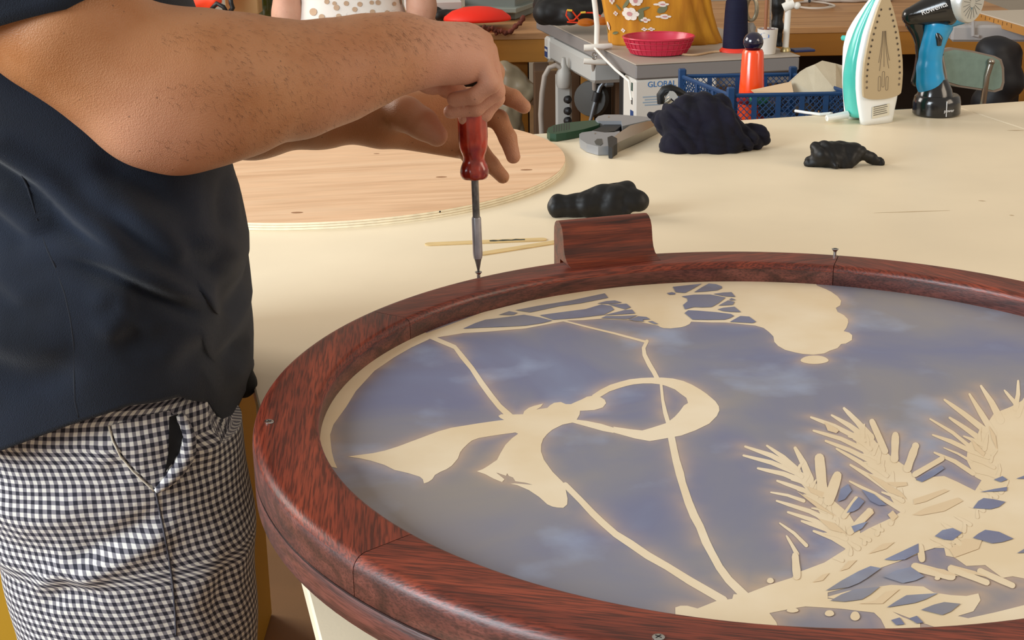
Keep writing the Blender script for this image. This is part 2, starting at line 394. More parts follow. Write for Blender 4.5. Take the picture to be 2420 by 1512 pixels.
# hanger block standing on the far side of the frame
ha = math.radians(105.6); er = Vector((math.cos(ha), math.sin(ha), 0)); et = Vector((-er.y, er.x, 0))
hp = [(.466, 0), (.478, .0015), (.487, .005), (.493, .011), (.4965, .019), (.4985, .029), (.5005, .037), (.5045, .0435), (.511, .0475), (.519, .049), (.527, .0475), (.5335, .0435), (.537, .037), (.538, .028), (.538, -.03), (.5125, -.03), (.5125, 0)]
hb = MB(); hb.prism([RC+er*r+et*(-.0605)+Vector((0,0,RT+.0002+z)) for r, z in hp], et*.121)
hg = make('hanger_block', hb, m_hang, fr, True, RC+er*.51+Vector((0,0,RT)), ha+math.pi/2, auto=35)
hg['label'] = 'rounded block with strong dark grain fixed on the frame'
hole = MB().tube([RC+er*.519+et*s_+Vector((0,0,RT+.022)) for s_ in (.0600, .0612)], .0045, 14)
make('bolt_hole', hole, mat('hole_black', (12, 8, 6), .9), hg)

# ---- painted panel: pale ground, blue-grey paint, cream figures left bare
def tr(ox, oy, s): return lambda pts: [(ox+x/s, oy+y/s) for x, y in pts]
cA = tr(750, 650, 2.52); cB = tr(1400, 580, 2.3725); cC = tr(1600, 900, 2.4707); cD = tr(1000, 1000, 2.9525); cE = tr(1380, 640, 5.7619); cF = tr(1000, 400, 4.0317); cI = lambda p: p
def stroke(pts, w0, w1=None):
    """tapered brush stroke as a polygon in photo pixels"""
    w1 = w0 if w1 is None else w1; pts = [Vector(p) for p in pts]; n = len(pts); L = []; R_ = []
    for i, p in enumerate(pts):
        d = (pts[min(i+1, n-1)]-pts[max(i-1, 0)]).normalized(); q = Vector((-d.y, d.x)); w = (w0+(w1-w0)*i/(n-1))/2*random.uniform(.9, 1.1)
        L.append(p+q*w); R_.append(p-q*w)
    def cap(c, a, b):
        r = (a-c); k = 5; sgn = -1
        return [c+Matrix.Rotation(sgn*math.pi*i/k, 2)@r for i in range(1, k)]
    return [tuple(p) for p in L+cap(pts[-1], L[-1], R_[-1])+R_[::-1]+cap(pts[0], R_[0], L[0])]
cream = []
cream.append(('rim_band', [(1024,795),(1011,803),(972,821),(932,844),(885,876),(841,924),(819,960),(788,1003),(780,1027),(782,1049),(784,1067),(790,1090),(797,1106),(770,1100),(740,1010),(770,940),(820,890),(900,835),(1000,783)]))
cream.append(('cone_band', [(1000,790),(1140,738),(1300,698),(1400,677),(1550,660),(1700,656),(1830,657),(1930,662)]+cB([(1260,225),(1310,245),(1340,260),(1375,285),(1395,310),(1390,335),(1365,350),(1375,372),(1410,390),(1432,412),(1435,430),(1425,460),(1410,480),(1440,488),(1457,503),(1455,530),(1420,550),(1395,552),(1375,575),(1330,590),(1300,605),(1240,612),(1180,608),(1130,598),(1080,585),(1040,562),(1020,540),(1015,510),(990,485),(960,462),(900,445)])+cE([(2340,745),(1930,702),(1700,700),(1460,692),(1440,722),(1380,752),(1320,768),(1250,775),(1180,783),(1080,778),(1040,765),(1010,745),(860,715),(740,690),(580,665),(400,662),(220,652),(0,670)])+[(1345,757),(1300,765),(1242,776),(1147,784),(1095,787),(1028,798)]))
cream.append(('figure', cA([(180,1080),(250,1070),(330,1060),(400,1045),(480,1020),(560,990),(640,960),(720,930),(800,908),(880,895),(960,882),(1080,865),(1112,862),(1088,850),(1078,838),(1095,828),(1150,830),(1225,828),(1232,810),(1258,790),(1290,778),(1345,765),(1330,785),(1305,800),(1370,790),(1385,775),(1410,760),(1450,755),(1480,768),(1510,768),(1545,752),(1570,742),(1605,724),(1640,718),(1690,728),(1712,742),(1720,762),(1700,788),(1650,803),(1600,806),(1565,808),(1562,830),(1545,860),(1600,867),(1690,885),(1764,908),(1764,940),(1700,928),(1600,900),(1520,878),(1460,890),(1400,920),(1370,945),(1345,975),(1333,1010),(1332,1050),(1350,1100),(1400,1170),(1470,1240),(1500,1270),(1490,1290),(1476,1262),(1490,1330),(1488,1365),(1465,1385),(1430,1384),(1400,1378),(1370,1365),(1320,1320),(1260,1280),(1190,1250),(1150,1242),(1175,1240),(1282,1248),(1240,1236),(1180,1228),(1165,1205),(1140,1195),(1130,1180),(1125,1195),(1065,1175),(1115,1215),(1100,1232),(1050,1212),(1000,1185),(950,1168),(985,1155),(1010,1140),(1070,1100),(1090,1060),(1120,1010),(1160,970),(1196,944),(1180,937),(1120,945),(1050,955),(960,970),(920,985),(895,1005),(865,1035),(850,1055),(838,1090),(820,1112),(800,1135),(770,1155),(735,1170),(700,1190),(685,1215),(660,1232),(635,1240),(628,1215),(610,1200),(540,1178),(460,1160),(400,1130),(320,1105),(250,1090)])))
cream.append(('hoop', [(1400,933),(1420,920),(1442,909),(1465,902),(1488,896),(1515,893),(1539,892),(1565,892),(1590,894),(1615,900),(1636,909),(1655,920),(1671,931),(1691,948),(1699,960),(1700,970),(1694,983),(1676,1001),(1643,1017),(1610,1029),(1577,1035),(1549,1040),(1535,1042),(1501,1036),(1450,1022),(1450,1008),(1490,1014),(1518,1017),(1542,1010),(1576,999),(1594,985),(1606,972),(1616,958),(1626,952),(1622,940),(1608,930),(1595,920),(1575,912),(1560,908),(1540,906),(1520,906),(1498,908),(1480,912),(1460,918),(1440,925),(1420,937),(1405,946),(1392,948)]))
cream.append(('rope', stroke([(1018,796),(1075,820),(1092,842),(1115,870),(1138,905),(1160,935),(1180,960),(1206,984)], 10, 15)))
cream.append(('rope', stroke([(1208,730),(1270,744),(1337,759),(1395,774),(1450,787),(1528,808)], 3, 5)))
cream.append(('rope', stroke([(1529,806),(1521,822),(1523,838),(1535,862),(1546,880),(1553,894)], 9, 11)))
cream.append(('rope', stroke([(1562,905),(1566,945),(1572,975),(1581,1005)], 6, 11)))
cream.append(('rope', stroke([(1586,1030),(1592,1060),(1598,1088),(1607,1120),(1612,1140),(1627,1186),(1640,1218),(1654,1244),(1668,1280),(1681,1305),(1700,1340),(1722,1370),(1765,1412)], 18, 20)))
cream.append(('rope', stroke([(1336,1146),(1372,1182),(1400,1212),(1423,1234),(1455,1262),(1491,1285),(1530,1312),(1576,1338),(1630,1372),(1710,1418)], 14, 19)))
t_ = np.linspace(0, 2*np.pi, 20)[:-1]
def blob_px(cx, cy, rx, ry): return [(cx+rx*math.cos(a)*(1+.06*math.sin(3*a)), cy+ry*math.sin(a)) for a in t_]
cream.append(('cone_tip', blob_px(1925, 850, 33, 10)))
# pine branch
cream.append(('branch', cC([(-10,1322),(20,1312),(60,1312),(120,1328),(235,1282),(322,1272),(330,1245),(365,1245),(410,1240),(540,1190),(672,1148),(690,1120),(740,1105),(860,1060),(980,985),(1000,940),(1050,900),(1120,860),(1250,800),(1330,750),(1345,690),(1335,600),(1400,580),(1480,560),(1560,555),(1640,590),(1740,640),(1790,560),(1820,480),(1880,380),(1990,320),(2060,310),(2060,1160),(1960,1140),(1900,1150),(1800,1075),(1690,1080),(1620,1030),(1570,1020),(1560,975),(1480,975),(1420,1000),(1350,1030),(1290,1055),(1190,1090),(1060,1150),(1000,1205),(880,1235),(880,1270),(990,1285),(1150,1300),(1230,1330),(1320,1380),(1420,1415),(1420,1460),(1220,1450),(1190,1390),(1150,1352),(1060,1342),(960,1330),(750,1316),(640,1335),(540,1355),(580,1408),(590,1440),(300,1440),(-10,1390)])))
cream.append(('branch', cC([(870,1262),(1000,1225),(1150,1205),(1250,1190),(1440,1200),(1500,1235),(1600,1250),(1690,1255),(1760,1240),(1772,1280),(1730,1345),(1640,1372),(1700,1385),(1860,1350),(1960,1325),(2060,1300),(2060,1400),(1800,1430),(1500,1435),(1400,1400),(1230,1335),(1100,1310)])))
cream.append(('needles', cC([(660,480),(760,555),(850,630),(905,690),(1000,770),(1070,880),(1060,960),(985,965),(930,900),(850,800),(760,640),(690,560)])))
cream.append(('needles', cC([(1030,300),(1110,300),(1180,375),(1250,440),(1345,505),(1400,580),(1390,700),(1340,770),(1270,720),(1200,600),(1110,450),(1050,370)])))
cream.append(('needles', cC([(1700,370),(1790,280),(1850,190),(1950,150),(2060,90),(2060,450),(1850,620),(1740,560),(1690,460)])))
cream.append(('branch', cC([(2040,85),(2130,60),(2230,110),(2290,240),(2400,330),(2430,480),(2560,560),(2690,700),(2600,800),(2720,930),(2560,1000),(2480,1120),(2330,1160),(2260,1260),(2150,1300),(2040,1410)])))
def needle(tip, base, w, t=.35):
    (x0, y0), (x1, y1) = tip, base; mx, my = (x0+x1)/2+random.uniform(-8, 8), (y0+y1)/2-abs(x1-x0)*.04
    cream.append(('needles', cC(stroke([(x0, y0), (x0+(mx-x0)*.35, y0+(my-y0)*.35), (mx, my), (x1, y1)], w*t, w))))
for tip, base, w in [((398,383),(690,510),34),((388,435),(720,545),34),((525,378),(710,525),32),((472,510),(770,600),36),((585,583),(870,710),36),((548,650),(740,700),22),((582,700),(960,850),36),((648,766),(970,890),36),((728,818),(1000,930),40),((798,876),(1010,975),36),((690,392),(775,575),52),
                     ((782,212),(1060,335),34),((903,200),(1110,335),34),((975,160),(1130,330),44),((797,290),(1110,410),32),((868,350),(1160,480),36),((932,396),(1210,570),36),((1012,490),(1260,650),36),((1008,586),(1320,760),30),
                     ((1478,222),(1730,400),26),((1493,315),(1720,410),30),((1592,215),(1780,345),36),((1562,110),(1800,290),36),((1708,78),(1850,310),40),((1775,30),(1890,230),42),((1503,418),(1730,540),30),((1558,390),(1720,470),18),((1912,55),(1985,140),26),((1992,0),(1975,160),34),((2060,60),(1990,200),30),
                     ((640,905),(700,1010),26),((600,830),(755,960),24),((1290,1050),(1600,930),30)]:
    needle(tip, base, w)
for (x0, y0), (x1, y1), n_, ln_, sd_ in (((700, 520), (1000, 940), 16, 150, 1), ((1080, 320), (1330, 720), 16, 170, 1), ((1760, 330), (1900, 600), 8, 170, 1), ((1900, 640), (1560, 1000), 10, 150, 1), ((1250, 830), (950, 1060), 8, 110, 1)):
    for k in range(n_):
        q = (k+random.random()*.6)/n_; bx_, by_ = x0+(x1-x0)*q, y0+(y1-y0)*q; a_ = random.uniform(3.35, 3.75) if k % 2 else random.uniform(4.6, 5.3); l_ = ln_*random.uniform(.5, .9)*(1 if k % 2 else .6)
        needle((bx_+l_*math.cos(a_), by_+l_*math.sin(a_)), (bx_, by_), random.uniform(20, 30))
for k in range(26):
    q = k/25; bx_ = 2100+520*q; by_ = 200+560*q if k % 2 else 1230-330*q; a_ = random.uniform(4.3, 5.4) if k % 2 else random.uniform(.5, 1.5); l_ = random.uniform(120, 230)
    needle((bx_+l_*math.cos(a_), by_+l_*math.sin(a_)), (bx_, by_), random.uniform(24, 36))
def finger(tip, base, w): 
    cream.append(('needles', cC(stroke([(tip[0]+(base[0]-tip[0])*q, tip[1]+(base[1]-tip[1])*q) for q in (-.02, .04, .3, .7, 1)], w*.85, w))))
for tip, base, w in [((832,455),(850,650),62),((935,555),(885,700),62),((1140,240),(1215,410),40),((1275,318),(1270,455),46),((1392,382),(1345,510),48),((1545,455),(1390,545),34),((1600,1140),(1390,1085),54),((1805,1175),(1600,1095),40),((1955,1192),(1770,1110),40),((1045,690),(975,790),34),((1120,760),(1010,880),40),((690,1020),(700,1140),46),((1420,970),(1430,1040),40),((1600,910),(1650,950),30)]:
    finger(tip, base, w)
for c in [((545,1165),20,16),((890,1356),27,18),((1040,1372),28,27),((675,1338),34,14),((1520,1150),16,12)]:
    (x, y), rx, ry = c; q = cC([(x, y)])[0]; cream.append(('dot', blob_px(q[0], q[1], rx/2.47, ry/2.47)))
blue = []
for pts in [cF([(880,1340),(1100,1298),(1400,1250),(1730,1180),(1765,1222),(1500,1275),(1300,1302),(1020,1362)]), cF([(720,1385),(820,1350),(900,1366),(860,1387)]),
            cA([(868,318),(940,285),(1000,265),(1120,250),(1230,235),(1320,250),(1400,270),(1340,285),(1240,300),(1100,308),(980,312)]),
            cF([(1110,1388),(1300,1362),(1550,1330),(1700,1285),(1790,1300),(1820,1335),(1720,1385),(1500,1412),(1330,1425),(1240,1432)]),
            cE([(180,442),(300,410),(420,400),(520,428),(440,440),(330,447)]), cE([(330,452),(450,450),(580,445),(640,495),(560,522)]), cE([(270,602),(400,570),(560,530),(655,525),(700,578),(500,590)]),
            cE([(230,642),(300,612),(500,612),(730,602),(640,640),(580,655)]), cE([(600,660),(740,615),(850,625),(905,658),(800,665),(820,690),(700,680)]), cE([(870,685),(930,680),(1015,722),(960,722)]),
            cE([(1210,215),(1400,195),(1605,172),(1500,235),(1380,298),(1250,288)]), cE([(1500,288),(1600,225),(1700,170),(1800,180),(1880,210),(1880,235),(1820,262),(1650,280)]), cE([(1130,300),(1200,288),(1245,300),(1240,320),(1160,322)]),
            cE([(1330,345),(1500,322),(1720,320),(1850,345),(1930,362),(1830,440),(1740,490),(1600,495),(1500,490),(1375,522),(1350,462),(1412,412),(1405,372)]),
            cE([(1760,312),(1900,292),(2010,288),(2065,352),(1930,345)]), cE([(1980,385),(2010,368),(2075,395),(1990,400)]), cE([(1830,472),(1960,400),(2052,418),(2030,460)]), cE([(1820,522),(1900,500),(2050,485),(2140,560),(2000,556),(1890,545)]),
            cE([(1370,572),(1420,535),(1550,540),(1800,560),(2000,585),(2045,610),(1990,640),(1920,662),(1700,665),(1480,662)]), cE([(1985,692),(2130,612),(2250,620),(2345,690),(2300,708)]),
            cC([(868,1224),(960,1165),(1060,1110),(1130,1080),(1192,1092),(1110,1150),(1060,1180),(1000,1204)]), cC([(895,1282),(960,1245),(1040,1215),(1185,1200),(1130,1245),(1080,1275),(980,1288)]),
            cC([(1210,1042),(1300,1000),(1410,948),(1412,1000),(1330,1042),(1270,1048)]), cC([(1225,1322),(1280,1285),(1340,1250),(1525,1238),(1450,1275),(1390,1295)]), cC([(1425,1335),(1500,1305),(1560,1290),(1655,1300),(1600,1345),(1550,1366)]),
            cC([(1728,915),(1760,890),(1800,868),(1880,880),(1965,920),(1900,940),(1840,948)]), cC([(1728,742),(1760,700),(1790,683),(1850,690),(1918,705),(1880,735),(1830,748)]), cC([(1768,648),(1850,630),(1928,618),(1925,642),(1850,645)]),
            cC([(990,770),(1030,710),(1060,676),(1095,702),(1060,745),(1030,762)]), cC([(1018,848),(1070,832),(1112,820),(1080,860),(1036,884)]), cC([(938,705),(955,630),(1000,600),(1020,640),(980,690)]), cC([(1075,630),(1150,660),(1225,725),(1180,725),(1130,700)]),
            cC([(1395,575),(1470,530),(1545,492),(1562,510),(1490,560),(1430,590)]), cC([(1505,905),(1550,870),(1610,858),(1665,885),(1610,930),(1560,925)]), cC([(1205,1142),(1280,1105),(1365,1085),(1445,1140),(1390,1165),(1320,1180)]),
            cC([(1250,1395),(1300,1380),(1330,1420),(1280,1425)]), cC([(1355,1385),(1400,1370),(1440,1410),(1400,1415)]), cC([(1850,575),(1900,555),(1930,575),(1890,590)]), cC([(1985,1005),(2060,960),(2060,1000)]), cC([(1980,570),(2060,540),(2060,570)])]:
    blue.append(pts)
tan = []
for pts in [cC([(860,240),(930,275),(945,290),(930,305),(880,290)]), cC([(760,615),(860,650),(850,680),(780,650)]), cC([(1230,780),(1260,755),(1290,790),(1260,820)]), cC([(1375,780),(1450,740),(1640,680),(1670,700),(1560,760),(1420,785)]),
            cC([(1380,690),(1560,630),(1590,640),(1450,705),(1385,720)]), cC([(950,1110),(1000,1050),(1050,1045),(1000,1095)]), cC([(790,1175),(850,1130),(890,1120),(850,1165)]), cC([(1115,1010),(1200,950),(1270,940),(1220,980)]), cC([(1060,800),(1140,745),(1150,770),(1090,830)]),
            cC([(1110,540),(1200,580),(1310,650),(1340,690),(1240,650)]), cC([(1210,590),(1340,590),(1345,610),(1280,620)]), cC([(1820,260),(1860,320),(1870,400),(1840,340)]), cC([(1590,980),(1680,920),(1780,930),(1760,980),(1620,1030)]), cC([(1720,340),(1800,420),(1790,440),(1740,400)]),
            cC([(1440,1080),(1560,1100),(1650,1140),(1560,1130)]), cC([(1590,1070),(1740,1110),(1830,1150),(1700,1120)]), cC([(1060,1300),(1160,1280),(1220,1230),(1300,1215),(1200,1300)]), cC([(820,800),(920,830),(990,890),(900,870)]), cC([(700,645),(800,700),(930,790),(820,740)])]:
    tan.append(pts)
def paint_nodes(m, halo):
    nt = m.node_tree; b = nt.nodes['Principled BSDF']; N = nt.nodes.new; L = nt.links.new
    tc = N('ShaderNodeTexCoord'); nz = N('ShaderNodeTexNoise'); nz.inputs['Scale'].default_value = 4.2; nz.inputs['Detail'].default_value = 5; nz.inputs['Distortion'].default_value = .6
    L(tc.outputs['Object'], nz.inputs[0]); cr_ = N('ShaderNodeValToRGB'); e = cr_.color_ramp.elements
    e[0].position = .30; e[0].color = (*s2l((146, 139, 134)), 1); e[1].position = .74; e[1].color = (*s2l((128, 138, 166)), 1)
    k = e.new(.45); k.color = (*s2l((130, 129, 141)), 1); k = e.new(.58); k.color = (*s2l((116, 119, 145)), 1)
    L(nz.outputs[0], cr_.inputs[0])
    n2 = N('ShaderNodeTexNoise'); n2.inputs['Scale'].default_value = 11; n2.inputs['Detail'].default_value = 6; L(tc.outputs['Object'], n2.inputs[0])
    r2 = N('ShaderNodeMapRange'); r2.inputs['From Min'].default_value = .55; r2.inputs['From Max'].default_value = .75; r2.inputs['To Max'].default_value = .55; L(n2.outputs[0], r2.inputs[0])
    m1 = N('ShaderNodeMix'); m1.data_type = 'RGBA'; m1.inputs['B'].default_value = (*s2l((160, 172, 198)), 1); L(r2.outputs[0], m1.inputs['Factor']); L(cr_.outputs[0], m1.inputs['A'])
    out = m1.outputs['Result']
    if halo:
        at = N('ShaderNodeAttribute'); at.attribute_name = 'bleed'
        m2 = N('ShaderNodeMix'); m2.data_type = 'RGBA'; m2.inputs['B'].default_value = (*s2l((206, 172, 138)), 1)
        n3 = N('ShaderNodeTexNoise'); n3.inputs['Scale'].default_value = 16; L(tc.outputs['Object'], n3.inputs[0])
        r3 = N('ShaderNodeMapRange'); r3.inputs['From Min'].default_value = .35; r3.inputs['From Max'].default_value = .65; r3.inputs['To Min'].default_value = .15; L(n3.outputs[0], r3.inputs[0])
        mm = N('ShaderNodeMath'); mm.operation = 'MULTIPLY'; L(at.outputs['Fac'], mm.inputs[0]); L(r3.outputs[0], mm.inputs[1])
        L(mm.outputs[0], m2.inputs['Factor']); L(out, m2.inputs['A']); out = m2.outputs['Result']
    L(out, b.inputs['Base Color'])
m_paint = mat('blue_grey_paint', (120, 122, 146), .38, spec=.45); paint_nodes(m_paint, True)
m_paint2 = mat('blue_grey_paint_patch', (112, 120, 150), .38, spec=.45); paint_nodes(m_paint2, False)
m_cream = mat('cream_ground', (236, 218, 188), .45, var=.07, vscale=(9, 9, 9), rgb2=(226, 203, 166))
m_tan = mat('tan_wash', (222, 196, 158), .45)
# panel base grid with a wash of warm bleed along the edges of the cream shapes
def upz(pts, z): return [Z(x, y, z) for x, y in pts]
NG = 240; rr_ = RI+.006; xs = np.linspace(-rr_, rr_, NG)
segA, segB = [], []
for nme, pts in cream:
    q = np.array([tuple(p)[:2] for p in upz(pts, PZ)]); segA.append(q); segB.append(np.roll(q, -1, 0))
segA = np.concatenate(segA); segB = np.concatenate(segB)
# polar grid: rings x spokes
NRG, NSP = 150, 300; V_, F_ = [], []
for i in range(NRG+1):
    r = rr_*i/NRG
    for k in range(NSP):
        a = 2*math.pi*k/NSP; V_.append((RC.x+r*math.cos(a), RC.y+r*math.sin(a), PZ))
for i in range(NRG):
    for k in range(NSP):
        k2 = (k+1) % NSP; F_.append((i*NSP+k, (i+1)*NSP+k, (i+1)*NSP+k2, i*NSP+k2))
PV = np.array(V_)[:, :2]; dist = np.full(len(PV), 9.)
keep = np.hypot(segA[:, 0]-RC.x, segA[:, 1]-RC.y) < rr_
for a, b in zip(segA[keep], segB[keep]):
    d = b-a; L2 = d@d+1e-12; near = np.abs(PV-(a+b)/2).max(1) < .05+math.sqrt(L2)/2
    P_ = PV[near]; t = np.clip(((P_-a)@d)/L2, 0, 1); q = P_-(a+t[:, None]*d); dist[near] = np.minimum(dist[near], np.sqrt((q*q).sum(1)))
me = bpy.data.meshes.new('painted_panel'); me.from_pydata((np.array(V_)-np.array((RC.x, RC.y, RB))).tolist(), [], F_)
at = me.attributes.new('bleed', 'FLOAT', 'POINT'); at.data.foreach_set('value', (np.exp(-(dist/.009)**1.2)*.6).astype(np.float32))
me.materials.append(m_paint); pan = bpy.data.objects.new('painted_panel', me); COL.objects.link(pan); pan.parent = fr
pan['label'] = 'flat panel washed in cloudy blue-grey paint'
back = MB().lathe((RC.x, RC.y, PZ-.006), [(RI+.003, 0), (RI+.003, .0055)], 96); make('panel_board', back, m_cream, fr)
def clip_ok(P): return True
def rclip(P):
    out = []
    for p in P:
        d = Vector((p.x-RC.x, p.y-RC.y)); 
        if d.length > RI+.004: d = d.normalized()*(RI+.004)
        out.append(Vector((RC.x+d.x, RC.y+d.y, p.z)))
    return out
grp = {}
for i, (nme, pts) in enumerate(cream):
    z = PZ+.0002+.000003*i; P_ = rclip(upz(pts, z))
    if nme == 'needles': grp.setdefault(nme, MB()).flat(P_)
    else: make('painted_'+nme, MB().flat(P_), m_cream, pan)
make('painted_needles', grp['needles'], m_cream, pan)
for i, pts in enumerate(blue): make('painted_gap', MB().flat(rclip(upz(pts, PZ+.0008))), m_paint2, pan)
for i, pts in enumerate(tan): make('painted_wash_mark', MB().flat(rclip(upz(pts, PZ+.0006+.000003*i))), m_tan, pan)

# trestle blocks that lift the frame off the table
m_blk = mat('foam_white', (236, 238, 238), .8, var=.1, vscale=(60, 60, 60))
for i, (a, lab) in enumerate(((40, 'white foam block under the far right of the round frame'), (150, 'white foam block under the round frame beside the plywood disc'), (-75, 'white foam block under the near rim of the round frame'))):
    c = RC+Vector((math.cos(math.radians(a))*.45, math.sin(math.radians(a))*.45, TZ+(RB-TZ)/2))
    one('foam_block', lab, 'block', MB().box(c, (.06, .06, RB-TZ-.0004), math.radians(a), bev=.003), m_blk)

# screws
m_zinc = mat('zinc', (200, 200, 198), .25, 1, bump=.1)
def screw(base, lab, tilt=(0,0), up=.0085, ln=.022, grp=None):
    b = Vector(base); t = thing('wood_screw', lab, 'screw', tuple(b)); ax = Vector((tilt[0], tilt[1], 1)).normalized()
    make('screw_head', MB().lathe(b+ax*up, [(.0018, -.0038), (.0045, -.0006), (.0045, 0), (.0035, .0004)], 16, ax), m_zinc, t, True)
    make('screw_shank', MB().lathe(b+ax*(up-.004), [(.0008, -up+.0045), (.0022, -up*.8), (.0022, 0)], 10, ax), m_zinc, t, True)
    q = ax.orthogonal().normalized(); w = ax.cross(q); c = b+ax*(up+.0004)
    mb = MB()
    for d in (q, w): mb.prism([c-d*.0028-ax.cross(d)*.0005, c+d*.0028-ax.cross(d)*.0005, c+d*.0028+ax.cross(d)*.0005, c-d*.0028+ax.cross(d)*.0005], ax*.0001)
    make('cross_slot', mb, mat('slot_dark', (25, 22, 20), .7), t)
SC = Z(1131, 653, RT)
screw(SC, 'small zinc screw being driven under the tip of the screwdriver', up=.006)
screw(Z(1973, 603, RT), 'zinc countersunk screw standing upright on the far rim of the frame', up=.0085)
screw(Z(636, 998, RT), 'zinc screw seated in the rim next to the checked trousers', (.12, -.1), up=.0012)
screw(Z(1556, 1508, RT), 'zinc screw in the near rim below the painted pine branch', up=.0012)

# ================================================================== THE MAN AT THE FRAME
def A3(p): return np.array(p, float)
def Wp(x, y, Y, rpx=None): return A3(W(x, y, Y))
def rp(rpx, Y): return rpx/ppm(Y)
def skin_mat(name, rgb, rgb2, red):
    m = mat(name, rgb, .48, rgb2=rgb2, vscale=(14, 14, 14), sss=.12, spec=.35)
    nt = m.node_tree; b = nt.nodes['Principled BSDF']; N = nt.nodes.new; L = nt.links.new
    tc = N('ShaderNodeTexCoord')
    n1 = N('ShaderNodeTexNoise'); n1.inputs['Scale'].default_value = 420; n1.inputs['Detail'].default_value = 4; L(tc.outputs['Object'], n1.inputs[0])
    n2 = N('ShaderNodeTexVoronoi'); n2.inputs['Scale'].default_value = 700; L(tc.outputs['Object'], n2.inputs[0])
    ad = N('ShaderNodeMath'); ad.operation = 'ADD'; L(n1.outputs[0], ad.inputs[0]); L(n2.outputs['Distance'], ad.inputs[1])
    bp = N('ShaderNodeBump'); bp.inputs['Strength'].default_value = .28; bp.inputs['Distance'].default_value = .0012; L(ad.outputs[0], bp.inputs['Height']); L(bp.outputs[0], b.inputs['Normal'])
    # freckles
    n3 = N('ShaderNodeTexVoronoi'); n3.inputs['Scale'].default_value = 55; L(tc.outputs['Object'], n3.inputs[0])
    r3 = N('ShaderNodeMapRange'); r3.inputs['From Min'].default_value = .035; r3.inputs['From Max'].default_value = .075; r3.inputs['To Min'].default_value = .5; r3.inputs['To Max'].default_value = 1; L(n3.outputs['Distance'], r3.inputs[0])
    old = b.inputs['Base Color'].links[0].from_socket
    at = N('ShaderNodeAttribute'); at.attribute_name = 'rosy'
    m0 = N('ShaderNodeMix'); m0.data_type = 'RGBA'; m0.inputs['B'].default_value = (*s2l(red), 1); L(at.outputs['Fac'], m0.inputs['Factor']); L(old, m0.inputs['A'])
    m1 = N('ShaderNodeMix'); m1.data_type = 'RGBA'; m1.blend_type = 'MULTIPLY'; m1.inputs['Factor'].default_value = 1; L(m0.outputs['Result'], m1.inputs['A']); L(r3.outputs[0], m1.inputs['B'])
    L(m1.outputs['Result'], b.inputs['Base Color']); return m
m_skin = skin_mat('skin_tanned', (184, 130, 90), (168, 110, 66), (212, 156, 130))
MAN = thing('person', 'person in navy t-shirt and checked trousers driving a screw into the round frame', 'person', (-.42, 1.58, 0))

# --- right arm (near) and right hand, one field
SH = A3((-.62, 1.485, 1.375))
ax_arm = [(440, 205, 1.49, 152), (500, 200, 1.51, 150), (600, 191, 1.55, 130), (700, 190, 1.595, 117), (800, 166, 1.64, 102), (880, 140, 1.68, 87), (945, 120, 1.712, 71)]
arm = [(Wp(x, y, Y), rp(r, Y)) for x, y, Y, r in ax_arm]
g_fore = chain(arm)
g_upper = chain([(SH, .066), (Wp(150, 60, 1.455), .060), (Wp(330, 205, 1.47), .056), (Wp(430, 225, 1.485), .054)])
g_elb = [cone(Wp(350, 300, 1.455), .026, Wp(400, 315, 1.465), .023), cone(Wp(420, 290, 1.475), .034, Wp(560, 262, 1.525), .034)]
g_shoulder = [cone(SH, .07, SH+A3((.02, .14, .03)), .075)]
WR = Wp(950, 118, 1.714)
pal = [cone(WR, .030, Wp(1095, 92, 1.775), .019), cone(WR, .030, Wp(1120, 105, 1.765), .020), cone(Wp(960, 128, 1.715), .029, Wp(1128, 125, 1.75), .019), cone(Wp(955, 142, 1.712), .023, Wp(1120, 150, 1.735), .0185),
       cone(Wp(985, 160, 1.715), .017, Wp(1095, 168, 1.73), .0135)]
rf = [  # MCP, PIP, DIP, tip (right hand, curled round the handle towards the viewer)
    ([(1138, 146, 1.732, 24), (1160, 198, 1.726, 21), (1122, 227, 1.728, 19), (1074, 235, 1.738, 17.5)], .006),
    ([(1150, 120, 1.752, 25), (1172, 216, 1.746, 20.5), (1125, 256, 1.744, 18), (1064, 264, 1.748, 16)], .006),
    ([(1140, 98, 1.77, 25), (1172, 232, 1.768, 19.5), (1144, 270, 1.765, 17.5), (1098, 280, 1.758, 15.5)], .006),
    ([(1120, 92, 1.785, 25), (1170, 170, 1.80, 21), (1164, 232, 1.795, 19.5), (1148, 262, 1.79, 17)], .006)]
g_rf = [(chain([(Wp(x, y, Y), rp(r, Y)) for x, y, Y, r in f]), k) for f, k in rf]
g_thumb = chain([(Wp(965, 165, 1.735), .021), (Wp(1020, 186, 1.765), .0165), (Wp(1062, 205, 1.80), .0125), (Wp(1090, 222, 1.815), .0105)])
groups = [(g_upper, .05, .03), (g_fore, .03, .045), (g_elb, .03, .04), (g_shoulder, .03, .03), (pal, .016, .03)]+[(g, .004, .0015) for g, k in g_rf]+[(g_thumb, .01, .010)]
V1, Q1 = sdf_mesh(groups, .002); V1 = relax(V1, Q1, 2, .45)

